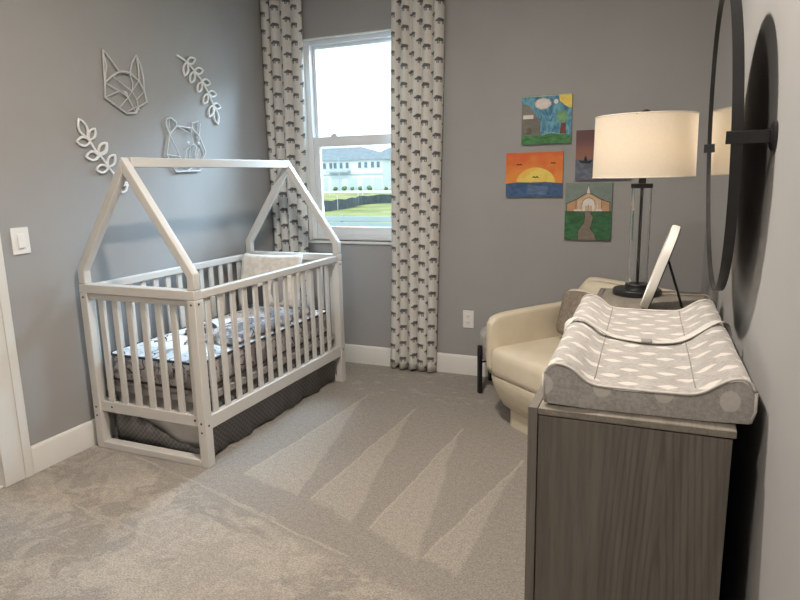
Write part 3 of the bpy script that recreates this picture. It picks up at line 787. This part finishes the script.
link('piping', MB().tube([(.3895, -.001, .066), (.390, -.002, .03), (.384, 0, .006)], .003, 8), pipm, cpd, smooth=180)
link('piping', MB().tube([(.0008, -.001, .066), (.0005, -.002, .03), (.006, 0, .006)], .003, 8), pipm, cpd, smooth=180)
smm = vary('pad_seam', (.24, .225, .21), .1, 30, .9)
for x in (.100, .289): link('seam', MB().tube([(x, y_*LEN/30, padz(x)+.0003+.0015*sin(y_*LEN/30*23+x*31)) for y_ in range(1, 30)], .0013, 6), smm, cpd, smooth=180)
strap_m = vary('strap_webbing', (.52, .50, .47), .06, 60, .8)
b = MB(); rings = []
cps = [(-.006, .375, .045), (.002, .376, .078), (.02, .388, .0965), (.045, .394, .094), (.080, .394, .074), (.115, .388, .058), (.155, .368, .056), (.20, .350, .0575), (.245, .362, .056), (.285, .395, .060), (.32, .415, .078), (.348, .430, .0945), (.368, .448, .0975), (.384, .462, .088), (.394, .47, .060)]
cp = smooth_path(cps, 4)
for i, q in enumerate(cp):
    t_ = (cp[min(i+1, len(cp)-1)]-cp[max(i-1, 0)]); wv = Vector((-t_.y, t_.x, 0)); wv = wv.normalized()*.0105 if wv.length > 1e-5 else Vector((0, .0105, 0))
    if wv.y < 0: wv = -wv
    zz = q.z+.001
    rings.append([(q.x-wv.x, q.y-wv.y, zz), (q.x+wv.x, q.y+wv.y, zz), (q.x+wv.x, q.y+wv.y, zz+.0022), (q.x-wv.x, q.y-wv.y, zz+.0022)])
b.loft(rings); sp = link('safety_strap', b, strap_m, cpd, smooth=60); sp['label'] = 'pale webbing strap'
link('buckle', MB().box(.186, .212, .338, .364, .0595, .0645), vary('buckle_grey', (.22, .21, .20), .1, 30, .5), sp, bevel=.003)

# ------------------------------------------------------------------ table lamp
lp = thing('table_lamp', 'table lamp with a glass column and lit cream drum shade on the dresser', 'lamp', (2.585, -1.365, .8625))
link('base', MB().lathe([(.088, 0), (.090, .002), (.090, .019), (.087, .022), (.046, .0225), (.045, .024), (.045, .040), (.042, .043), (.01, .0435)], n=64), black_m, lp, smooth=40)
cg_ = M('clear_glass', (.97, .975, .97), .0, spec=.5); cg_.b.inputs['Transmission Weight'].default_value = 1; cg_.b.inputs['IOR'].default_value = 1.45
link('glass_column', MB().lathe([(.0370, .044), (.0370, .409), (.0330, .409), (.0330, .044), (.0370, .044)], cap=False, n=48), cg_.m, lp, smooth=60)
link('rod', MB().tube([(0, 0, .043), (0, 0, .412)], .006, 12), black_m, lp)
link('cap', MB().box(-.038, .038, -.038, .038, .409, .426).box(-.013, .013, -.013, .013, .426, .452), black_m, lp, bevel=.002)
link('socket', MB().lathe([(.013, .450), (.013, .475), (.016, .48), (.016, .515), (.012, .52)], n=20), black_m, lp)
bulb = M('bulb_glow', (1, .9, .7)); bulb.b.inputs['Emission Color'].default_value = (1, .68, .36, 1); bulb.b.inputs['Emission Strength'].default_value = BULB_STRENGTH
link('bulb', MB().lathe([(.010, .520), (.015, .53), (.028, .555), (.030, .572), (.026, .590), (.014, .602), (.003, .605)], n=24), bulb.m, lp, smooth=180)
SR0, SR1, SZ0, SZ1 = .182, .179, .450, .671
sh = M('lampshade_linen'); nt = sh.nt; wv = sh.noise(300, 2, .5, stretch=(1, 1, 3))
df = nt.nodes.new('ShaderNodeBsdfDiffuse'); tl = nt.nodes.new('ShaderNodeBsdfTranslucent'); mxs = nt.nodes.new('ShaderNodeMixShader'); mxs.inputs[0].default_value = .62
c_ = sh.mix((.80, .76, .69), (.90, .86, .79), wv.ss(.3, .7)); nt.links.new(c_, df.inputs[0]); nt.links.new(c_, tl.inputs[0])
nt.links.new(df.outputs[0], mxs.inputs[1]); nt.links.new(tl.outputs[0], mxs.inputs[2]); nt.links.new(mxs.outputs[0], nt.nodes['Material Output'].inputs[0])
shade = link('lamp_shade', MB().lathe([(SR0, SZ0), (SR1, SZ1)], n=96, cap=False), sh.m, lp, smooth=180)
for r_, z_ in ((SR0, SZ0), (SR1, SZ1)): link('shade_trim', MB().tube([(r_*cos(2*PI*k/96), r_*sin(2*PI*k/96), z_) for k in range(96)], .0022, 6, closed=True), vary('shade_trim_cloth', (.72, .68, .6), .03, 20, .8), shade, smooth=180)
b = MB()
for k in range(3):
    a = 2*PI*k/3+.4; b.tube([(0, 0, SZ1-.012), (SR1*cos(a), SR1*sin(a), SZ1-.003)], .002, 6)
b.tube([(.02*cos(k*PI/8), .02*sin(k*PI/8), SZ1-.012) for k in range(16)], .002, 6, closed=True)
for s_ in (-1, 1): b.tube(smooth_path([(s_*.014, 0, .46), (s_*.06, 0, .52), (s_*.062, 0, .60), (s_*.018, 0, SZ1-.012), (0, 0, SZ1-.008)], 5), .0018, 6)
link('harp', b, black_m, lp)
link('finial', MB().lathe([(.006, SZ1-.012), (.006, SZ1+.002), (.017, SZ1+.006), (.018, SZ1+.018), (.008, SZ1+.024)], n=24), black_m, lp, smooth=50)
tag(link('lamp_cord', MB().tube(smooth_path([(2.680, -1.37, .8665), (2.71, -1.35, .8665), (2.75, -1.355, .8665), (2.81, -1.345, .8665), (2.834, -1.343, .8655), (2.842, -1.343, .85), (2.843, -1.343, .78)], 5), .0028, 8), vary('cord_plastic', (.35, .31, .26), .05, 10, .5), smooth=180), 'thin lamp cord trailing over the back of the dresser', 'cord')

# ------------------------------------------------------------------ white frame standing on the dresser (seen edge-on)
fr_ = thing('tabletop_frame', 'white rounded frame leaning on a black easel leg beside the lamp', 'picture frame', (2.613, -1.70, .8625))
tilt = math.atan2(.095, .30)
def rr2(hy, hz, r, n=8):
    pts = []
    for sy, sz, a0 in ((1, 1, 0), (-1, 1, 90), (-1, -1, 180), (1, -1, 270)):
        for k in range(n+1):
            a = math.radians(a0+90*k/n); pts.append((sy*(hy-r)+r*cos(a), sz*(hz-r)+r*sin(a)))
    return pts
def tl_(p):  # local panel (x: thickness, y, z) to leaning
    x, y, z = p; z += .150
    return (x*cos(tilt)+z*sin(tilt)+.010, y+.06, -x*sin(tilt)+z*cos(tilt)+.004)
wf = vary('white_frame_paint', (.66, .64, .60), .02, 10, .4)
out = rr2(.105, .150, .104); inn = rr2(.084, .129, .083); inn2 = rr2(.078, .123, .077)
def ringz(o_, x): return [tl_((x, a, c)) for a, c in o_]
b = MB(); b.loft([ringz(out, .010), ringz(out, -.010), ringz(rr2(.101, .146, .10), -.015), ringz(rr2(.088, .133, .087), -.015), ringz(inn, -.005), ringz(inn2, -.005), ringz(inn2, .010)], cap=False, closed=True)
link('frame_rim', b, wf, fr_, smooth=50)
link('panel', MB().loft([ringz(inn2, -.001), ringz(inn2, .004)]), vary('frame_panel', (.74, .72, .68), .03, 8, .5), fr_)
link('backing', MB().loft([ringz(rr2(.100, .145, .099), .0102), ringz(rr2(.100, .145, .099), .0135)]), black_m, fr_)
tp = Vector(tl_((.016, 0, .03))); ft_ = Vector((.133, .075, .0045))
link('easel_leg', MB().tube([tp, ft_], .0042, 8), black_m, fr_)

# ------------------------------------------------------------------ round pivot mirror on the right wall
MYC, MZC, MR = -2.085, 1.400, .380
mir = thing('round_mirror', 'round black-framed pivot mirror on the right wall above the dresser', 'mirror', (2.800, MYC, MZC), .0147)
ta = math.radians(2.0)
def mp(x, y, z): return (x*cos(ta) - z*sin(ta), y, x*sin(ta)+z*cos(ta))
b = MB(); nn = 96; rings = []
for k in range(nn):
    a = 2*PI*k/nn; c, s_ = cos(a), sin(a)
    rings.append([mp(x, r_*c, r_*s_) for r_, x in ((MR-.005, -.0105), (MR, -.0105), (MR, .0105), (MR-.005, .0105))])
b.loft(rings, closed=True, cap=False); link('frame', b, black_m, mir, smooth=40)
mm = M('mirror_silver', (.86, .87, .86), .015, 1.0)
b = MB(); b.loft([[mp(-.0045, (MR-.0052)*cos(2*PI*k/nn), (MR-.0052)*sin(2*PI*k/nn)) for k in range(nn)], [mp(-.0015, (MR-.0052)*cos(2*PI*k/nn), (MR-.0052)*sin(2*PI*k/nn)) for k in range(nn)]])
link('mirror_glass', b, mm.m, mir, smooth=30)
b = MB(); b.loft([[mp(-.0014, (MR-.0052)*cos(2*PI*k/nn), (MR-.0052)*sin(2*PI*k/nn)) for k in range(nn)], [mp(.012, (MR-.0052)*cos(2*PI*k/nn), (MR-.0052)*sin(2*PI*k/nn)) for k in range(nn)]])
link('backing', b, black_m, mir, smooth=30)
for s_ in (-1, 1):
    yw = s_*(MR-.005)
    wx = W-2.800+s_*.0055
    br = link('bracket', MB().box(-.020, wx-.006, yw-.008 if s_ < 0 else yw-.002, yw+.002 if s_ < 0 else yw+.008, -.013, .013), black_m, mir, bevel=.001)
    link('wall_plate', MB().tube([(wx, yw, 0), (wx-.006, yw, 0), (wx-.010, yw, 0)], [.030, .030, .024], 32), black_m, br, smooth=40)

# ------------------------------------------------------------------ switch and outlet
def wplate(root, parts_rot): pass
t = thing('light_switch', 'white rocker light switch on the left wall beside the door casing', 'light switch', (0, -2.015, 1.083))
link('plate', MB().box(0, .006, -.043, .043, -.060, .060), white_m, t, bevel=.003)
link('rocker', MB().add([(.006, -.017, -.033), (.006, .017, -.033), (.006, .017, .033), (.006, -.017, .033), (.013, -.016, -.032), (.013, .016, -.032), (.0085, .016, .032), (.0085, -.016, .032)], [(0,1,2,3)[::-1], (4,5,6,7), (0,1,5,4), (1,2,6,5), (2,3,7,6), (3,0,4,7)]), white_m, t, bevel=.001)
t = thing('wall_outlet', 'white duplex power outlet on the back wall right of the curtains', 'outlet', (1.486, 0, .384))
link('plate', MB().box(-.037, .037, -.006, 0, -.060, .060), white_m, t, bevel=.003)
for z in (-.021, .021):
    s_ = link('socket', MB().box(-.017, .017, -.009, -.006, z-.014, z+.014), white_m, t, bevel=.002)
    link('slot', MB().box(-.008, -.006, -.0094, -.0088, z-.002, z+.007).box(.006, .008, -.0094, -.0088, z-.002, z+.007).tube([(0, -.0094, z-.007), (0, -.0088, z-.007)], .0025, 8), dark_m, s_)

DECOR = {"fox":[[[-1.444,1.99],[-1.45,1.905],[-1.453,1.829]],[[-1.444,1.99],[-1.403,1.951],[-1.361,1.893]],[[-1.444,1.99],[-1.434,1.908],[-1.453,1.829]],[[-1.453,1.829],[-1.406,1.867],[-1.361,1.893],[-1.332,1.899],[-1.292,1.897]],[[-1.292,1.897],[-1.262,1.952],[-1.224,1.996],[-1.199,1.947],[-1.189,1.88],[-1.191,1.814]],[[-1.224,1.996],[-1.217,1.938],[-1.227,1.865]],[[-1.292,1.897],[-1.227,1.865],[-1.191,1.814]],[[-1.453,1.829],[-1.463,1.756],[-1.329,1.688],[-1.264,1.696]],[[-1.191,1.814],[-1.179,1.759],[-1.246,1.726]],[[-1.264,1.696],[-1.246,1.726]],[[-1.406,1.867],[-1.291,1.803]],[[-1.292,1.897],[-1.28,1.848],[-1.291,1.803]],[[-1.227,1.865],[-1.291,1.803]],[[-1.291,1.803],[-1.318,1.77],[-1.264,1.696]],[[-1.453,1.829],[-1.372,1.798]],[[-1.463,1.756],[-1.372,1.798],[-1.318,1.77]],[[-1.318,1.77],[-1.37,1.718]],[[-1.291,1.803],[-1.254,1.766],[-1.246,1.726]],[[-1.191,1.814],[-1.254,1.766]],[[-1.319,1.699],[-1.259,1.728],[-1.233,1.713]]],"bear":[[[-1.028,1.597],[-1.052,1.651],[-1.041,1.68],[-1.007,1.689],[-0.967,1.669],[-0.965,1.646]],[[-0.837,1.64],[-0.828,1.671],[-0.775,1.685],[-0.761,1.669],[-0.781,1.596]],[[-1.028,1.597],[-0.965,1.646],[-0.837,1.64],[-0.776,1.592],[-0.728,1.503],[-0.766,1.453],[-0.79,1.39],[-1.003,1.384],[-1.034,1.427],[-1.066,1.482],[-1.028,1.597]],[[-1.028,1.597],[-0.963,1.471],[-1.003,1.384]],[[-0.965,1.646],[-0.857,1.606],[-0.837,1.64]],[[-0.857,1.606],[-0.849,1.548]],[[-0.849,1.548],[-0.914,1.512],[-0.935,1.417],[-0.893,1.394],[-0.844,1.418],[-0.795,1.522],[-0.849,1.548]],[[-0.776,1.592],[-0.803,1.543]],[[-0.935,1.417],[-0.844,1.418]],[[-0.881,1.53],[-0.898,1.418]],[[-0.82,1.532],[-0.842,1.473]],[[-0.963,1.471],[-1.066,1.482]],[[-0.766,1.453],[-0.795,1.522]],[[-1.022,1.682],[-1.022,1.607]]],"b1s":[[-0.912,2.046],[-0.832,2.019],[-0.764,1.975],[-0.707,1.925],[-0.656,1.86],[-0.617,1.792],[-0.606,1.771]],"b1l":[[[-0.826,2.018],[-0.755,2.046]],[[-0.827,2.017],[-0.857,1.939]],[[-0.767,1.976],[-0.692,1.99]],[[-0.77,1.972],[-0.81,1.905]],[[-0.707,1.924],[-0.631,1.923]],[[-0.71,1.92],[-0.753,1.858]],[[-0.656,1.86],[-0.582,1.861]],[[-0.662,1.854],[-0.71,1.794]],[[-0.617,1.794],[-0.549,1.785]],[[-0.623,1.789],[-0.666,1.72]],[[-0.608,1.775],[-0.589,1.678]]],"b2s":[[-1.598,1.554],[-1.538,1.467],[-1.542,1.484],[-1.489,1.415],[-1.45,1.369],[-1.407,1.343],[-1.387,1.314]],"b2l":[[[-1.598,1.554],[-1.634,1.639]],[[-1.585,1.543],[-1.545,1.598]],[[-1.582,1.534],[-1.66,1.531]],[[-1.537,1.47],[-1.481,1.531]],[[-1.538,1.464],[-1.615,1.463]],[[-1.537,1.479],[-1.486,1.53]],[[-1.538,1.472],[-1.615,1.458]],[[-1.489,1.413],[-1.436,1.471]],[[-1.49,1.405],[-1.563,1.397]],[[-1.396,1.327],[-1.37,1.314]],[[-1.377,1.317],[-1.422,1.279]]]}
# ------------------------------------------------------------------ small canvases on the back wall
def paint(name, c, amt=.14, sc=18):
    m = M(name, rough=.6); n = m.noise(sc, 4, .6, stretch=(1, 1, 2), dist=1.0)
    m.color(m.mix(tuple(q*(1-amt) for q in c), tuple(min(1, q*(1+amt)+.01) for q in c), n.ss(.3, .7))); m.bump(n, .3, .001); return m.m
side_c = paint('canvas_side', (.50, .48, .43), .04)
def canvas(name, label, x0, x1, z0, z1, bg, shapes, depth=.020):
    """shapes: (points in 0..1, material), painted one over the other"""
    w, h = x1-x0, z1-z0
    b = MB(); b.box(-w/2, w/2, -depth, 0, -h/2, h/2, 0)
    mats = [side_c, bg]; b.add([(-w/2, -depth-.0003, -h/2), (w/2, -depth-.0003, -h/2), (w/2, -depth-.0003, h/2), (-w/2, -depth-.0003, h/2)], [(0,1,2,3)], 1)
    for k, (pts, m) in enumerate(shapes):
        if m not in mats: mats.append(m)
        off = -depth-.0003-.00018*(k+1)
        if len(pts) and pts[0] == 'line':
            P = [Vector((-w/2+a*w, off, -h/2+c*h)) for a, c in pts[2:]]; lw_ = pts[1]
            for p, q in zip(P, P[1:]):
                d = (q-p).normalized(); nn_ = Vector((-d.z, 0, d.x))*lw_; p = p-d*lw_*.6; q = q+d*lw_*.6
                b.add([p-nn_, q-nn_, q+nn_, p+nn_], [(0,1,2,3)], mats.index(m))
        else: b.add([(-w/2+max(0, min(1, a))*w, off, -h/2+max(0, min(1, c))*h) for a, c in pts], [tuple(range(len(pts)))], mats.index(m))
    o = link(name, b, mats, smooth=0, loc=((x0+x1)/2, 0, (z0+z1)/2), fix=False)
    return tag(o, label, 'painting', 'small canvases on the back wall')
def disc(cx, cz, rx, rz, n=28, a0=0, a1=360, wob=0):
    return [(cx+rx*(1+wob*math.sin(k*2.4))*math.cos(math.radians(a0+(a1-a0)*k/n)), cz+rz*(1+wob*math.cos(k*1.9))*math.sin(math.radians(a0+(a1-a0)*k/n))) for k in range(n+(0 if a1-a0 == 360 else 1))]
blk = paint('paint_black', (.012, .012, .014), .1)
# 1 house under a blue sky
blue = M('paint_blue_sky', rough=.6); n = blue.noise(13, 4, .6, stretch=(1.6, 1, .8), dist=2.0); blue.color(blue.mix((.04, .17, .30), (.16, .40, .50), n.ss(.35, .65)))
grn = paint('paint_green', (.055, .20, .065), .3); gry = paint('paint_grey_house', (.17, .165, .14), .12); gry2 = paint('paint_grey_roof', (.20, .19, .16), .1)
wht = paint('paint_white', (.70, .66, .62), .06); pinkw = paint('paint_pink_white', (.62, .50, .46), .08); yel = paint('paint_yellow', (.78, .60, .12), .1); lg = paint('paint_leaf_green', (.16, .34, .16), .2); drd = paint('paint_dark_red', (.16, .05, .04), .2); brn = paint('paint_brown', (.15, .11, .08), .15)
lg2 = paint('paint_light_edge', (.45, .52, .30), .1)
canvas('canvas_painting', 'small painting of a grey house, blue sky and yellow sun, topmost of the four', 1.827, 2.122, 1.504, 1.785, blue.m, [
    ([(0, 0), (1, 0), (1, .17), (.6, .21), (.3, .18), (0, .19)], grn),
    ([(0, .19), (.38, .19), (.38, .52), (0, .52)], gry), ([(0, .52), (.34, .52), (.16, .80), (.05, .83), (0, .80)], gry2),
    (['line', .0016, (0, .52), (.38, .53), (.37, .19)], brn), ([(.03, .53), (.24, .53), (.24, .61), (.03, .61)], wht),
    ([(.10, .2), (.20, .2), (.20, .34), (.10, .34)], brn),
    (disc(.43, .83, .165, .115, wob=.06), pinkw), (disc(.43, .83, .14, .09, wob=.08), wht), (disc(.69, .86, .045, .05), wht), 
    ([(1, 1), (.74, 1), (.76, .87), (.85, .79), (.93, .73), (1, .72)], yel),
    ([(.77, .2), (.90, .2), (.89, .42), (.80, .42)], drd), (disc(.82, .55, .11, .13, wob=.08), lg),
    (['line', .0022, (.02, .985), (.98, .985)], lg2), (['line', .0014, (.42, .18), (.6, .235), (.78, .2)], lg2)])
# 2 sunset
org = M('paint_orange', rough=.6); _, _, oz = org.xyz(); org.color(org.mix((.75, .26, .05), (.66, .13, .035), (oz*3+.35+(org.noise(14, 3)-.5)*.9).ss(.2, .8)))
sun_p = M('paint_sun', rough=.6); _, _, sz_ = sun_p.xyz(); sun_p.color(sun_p.mix((.78, .47, .08), (.80, .62, .14), (sun_p.noise(12, 3)).ss(.4, .6)))
sea = paint('paint_sea', (.045, .10, .22), .2); sea2 = paint('paint_sea_light', (.09, .16, .28), .2)
def bird(cx, cz, s): return [(['line', .0016*s, (cx-.05*s, cz), (cx-.025*s, cz+.03*s), (cx, cz), (cx+.025*s, cz+.03*s), (cx+.05*s, cz-.01*s)], blk), (['line', .0022*s, (cx-.03*s, cz+.012*s), (cx+.03*s, cz+.01*s)], blk)]
canvas('canvas_painting', 'small painting of an orange sunset over blue sea with black birds', 1.734, 2.080, 1.190, 1.457, org.m, [
    (disc(.53, .30, .345, .36, 36, 0, 180), sun_p.m), ([(0, 0), (1, 0), (1, .30), (.7, .335), (.45, .325), (.2, .335), (0, .30)], sea), ([(.38, .06), (.72, .04), (.76, .24), (.40, .27)], sea2)]
    + bird(.24, .72, 1) + bird(.83, .74, .9) + bird(.53, .43, 1.15))
# 3 ship at dusk, partly behind the lamp shade
dusk = M('paint_dusk', rough=.6); _, _, dz_ = dusk.xyz(); dusk.color(dusk.mix((.30, .14, .10), (.13, .062, .07), (dz_*5+.35+(dusk.noise(9, 3)-.5)*.6).ss(.1, .9)))
dsea = paint('paint_dusk_sea', (.12, .14, .19), .2)
canvas('canvas_painting', 'small painting of a dark ship at dusk, partly behind the lamp shade', 2.152, 2.465, 1.287, 1.574, dusk.m, [
    ([(0, 0), (1, 0), (1, .42), (.5, .43), (0, .41)], dsea), ([(.10, .34), (.27, .33), (.32, .40), (.22, .385), (.06, .40)], blk), ([(.15, .38), (.22, .38), (.20, .47), (.17, .47)], blk), (['line', .0012, (.18, .46), (.19, .53)], blk)])
# 4 church with a path
teal = paint('paint_teal', (.19, .24, .22), .08); dgr = paint('paint_lawn', (.035, .135, .055), .25); peach = paint('paint_peach', (.50, .30, .17), .08); path_c = paint('paint_path', (.22, .18, .14), .1); pv = paint('paint_peach_light', (.58, .42, .28), .08)
L_ = .0013
canvas('canvas_painting', 'small painting of a peach church with a white spire and winding path', 2.099, 2.368, .932, 1.271, teal, [
    ([(0, 0), (1, 0), (1, .50), (0, .50)], dgr),
    ([(.30, 0), (.70, 0), (.66, .10), (.56, .20), (.60, .32), (.62, .40), (.54, .50), (.42, .50), (.44, .40), (.42, .30), (.30, .16)], path_c),
    (['line', L_, (.30, 0), (.30, .16), (.42, .30), (.44, .40), (.42, .50)], blk), (['line', L_, (.70, 0), (.66, .10), (.56, .20), (.60, .32), (.62, .40), (.54, .50)], blk),
    ([(.04, .50), (.96, .50), (.96, .66), (.78, .70), (.50, .83), (.24, .70), (.04, .64)], peach),
    ([(.26, .50), (.78, .50), (.78, .69), (.50, .80), (.26, .69)], pv),
    (['line', L_*1.3, (.02, .63), (.24, .71), (.50, .84), (.78, .71), (.98, .65)], blk), (['line', L_, (.04, .50), (.04, .64)], blk), (['line', L_, (.24, .5), (.24, .70)], blk), (['line', L_, (.79, .5), (.79, .70)], blk), (['line', L_, (.96, .5), (.96, .65)], blk),
    ([(.46, .82), (.54, .82), (.50, .97)], wht), (['line', L_*.8, (.46, .83), (.50, .97), (.54, .83)], blk),
    ([(.38, .50), (.64, .50)] + disc(.51, .62, .13, .11, 16, 0, 180), wht), (['line', L_*.8] + disc(.51, .62, .14, .12, 16, 0, 180), blk),
    ([(.44, .50), (.50, .50), (.50, .60), (.44, .60)], pv), ([(.53, .50), (.59, .50), (.59, .60), (.53, .60)], pv),
    (['line', L_, (.51, .50), (.51, .62)], blk), ([(.20, .50), (.36, .50), (.36, .54), (.20, .54)], wht), ([(.66, .50), (.80, .50), (.80, .54), (.66, .54)], wht),
    (['line', L_*.8, (.30, .54), (.30, .68)], wht), (['line', L_*.8, (.70, .54), (.70, .68)], wht), (['line', L_, (0, .50), (1, .50)], blk)])

# ------------------------------------------------------------------ wall decorations
wire_m = vary('wire_paint', (.56, .56, .55), .04, 30, .45)
def wire(name, lines, label, rads):
    ys = [p[0] for l in lines for p in l]; zs = [p[1] for l in lines for p in l]; cy, cz = (min(ys)+max(ys))/2, (min(zs)+max(zs))/2
    t = thing(name, label, 'wall decoration', (0, cy, cz))
    def P(p, i): 
        d = math.hypot((p[0]-cy)/(max(ys)-min(ys)), (p[1]-cz)/(max(zs)-min(zs)))
        return (.012+.020*max(0, 1-d*2.2), p[0]-cy, p[1]-cz)
    return t, P
def ear(t, P, lines, r, nm): 
    b = MB()
    for l in lines: b.tube([P(p, 0) for p in l], r, 8)
    for l in lines:
        for p in l:
            q = P(p, 0); b.lathe([(.001, q[2]-r*1.05), (r*1.05, q[2]), (.001, q[2]+r*1.05)], q[0], q[1], 8)
    return link(nm, b, wire_m, t, smooth=60)
F = DECOR['fox']; t, P = wire('wire_fox_head', F, 'white geometric wire fox head hung on the left wall, above the bear head', 0)
ear(t, P, F[:3], .0050, 'ear'); ear(t, P, F[4:6], .0050, 'ear'); ear(t, P, [F[3]]+F[6:10], .0052, 'outline'); ear(t, P, F[10:], .0030, 'facet_wires')
b = MB(); q = P((DECOR['fox'][13][1][0], DECOR['fox'][13][1][1]), 0); b.add([(q[0]+.003, q[1]-.035, q[2]+.03), (q[0]+.003, q[1]+.0, q[2]+.0), (q[0]+.003, q[1]-.006, q[2]+.028), (q[0], q[1]-.035, q[2]+.03), (q[0], q[1]+.0, q[2]+.0), (q[0], q[1]-.006, q[2]+.028)], [(0,1,2), (5,4,3), (0,3,4,1), (1,4,5,2), (2,5,3,0)])
link('eye', b, wire_m, t, smooth=0)
Bq = DECOR['bear']; t, P = wire('wire_bear_head', Bq, 'white geometric wire bear head hung on the left wall behind the crib ridge', 0)
ear(t, P, [Bq[0]], .0050, 'ear'); ear(t, P, [Bq[1]], .0050, 'ear'); ear(t, P, [Bq[2]], .0054, 'outline'); ear(t, P, Bq[3:], .0030, 'facet_wires')
e0 = P(Bq[6][0], 0)
for s_ in (-1, 1):
    b = MB(); yy = e0[1]+s_*.045; zz = e0[2]+.005; b.add([(.03, yy-.014, zz+.008), (.03, yy+.014, zz+.008), (.03, yy, zz-.008), (.026, yy-.014, zz+.008), (.026, yy+.014, zz+.008), (.026, yy, zz-.008)], [(0,1,2), (5,4,3), (0,3,4,1), (1,4,5,2), (2,5,3,0)])
    link('eye', b, wire_m, t, smooth=0)
leaf_m = vary('white_leaf_wood', (.78, .78, .77), .02, 20, .5)
def branch(stem, leaves, label, wid):
    cy, cz = stem[0]
    t = thing('leaf_branch', label, 'wall decoration', (0, cy, cz), 0, 'leaf branch wall cut-outs')
    def P(p): return (.010, p[0]-cy, p[1]-cz)
    link('stem', MB().tube(smooth_path([P(p) for p in stem], 5), .0065, 8), leaf_m, t, smooth=60)
    for base, tip in leaves:
        a = Vector(P(base)); c = Vector(P(tip)); d = c-a; L0 = d.length; nrm = Vector((0, -d.z, d.y)).normalized(); w = L0*wid
        pts = []
        for k in range(12): s_ = k/12; pts.append(a+d*s_+nrm*w*math.sin(PI*s_)**.85)
        for k in range(12): s_ = 1-k/12; pts.append(a+d*s_-nrm*w*math.sin(PI*s_)**.85)
        link('leaf', MB().tube(pts, .0062, 8, closed=True), leaf_m, t, smooth=60)
branch(DECOR['b1s'], DECOR['b1l'], 'white cut-out leaf branch right of the wire fox head', .24)
branch(DECOR['b2s'], DECOR['b2l'], 'white cut-out leaf branch at the left, running behind the crib peak', .27)
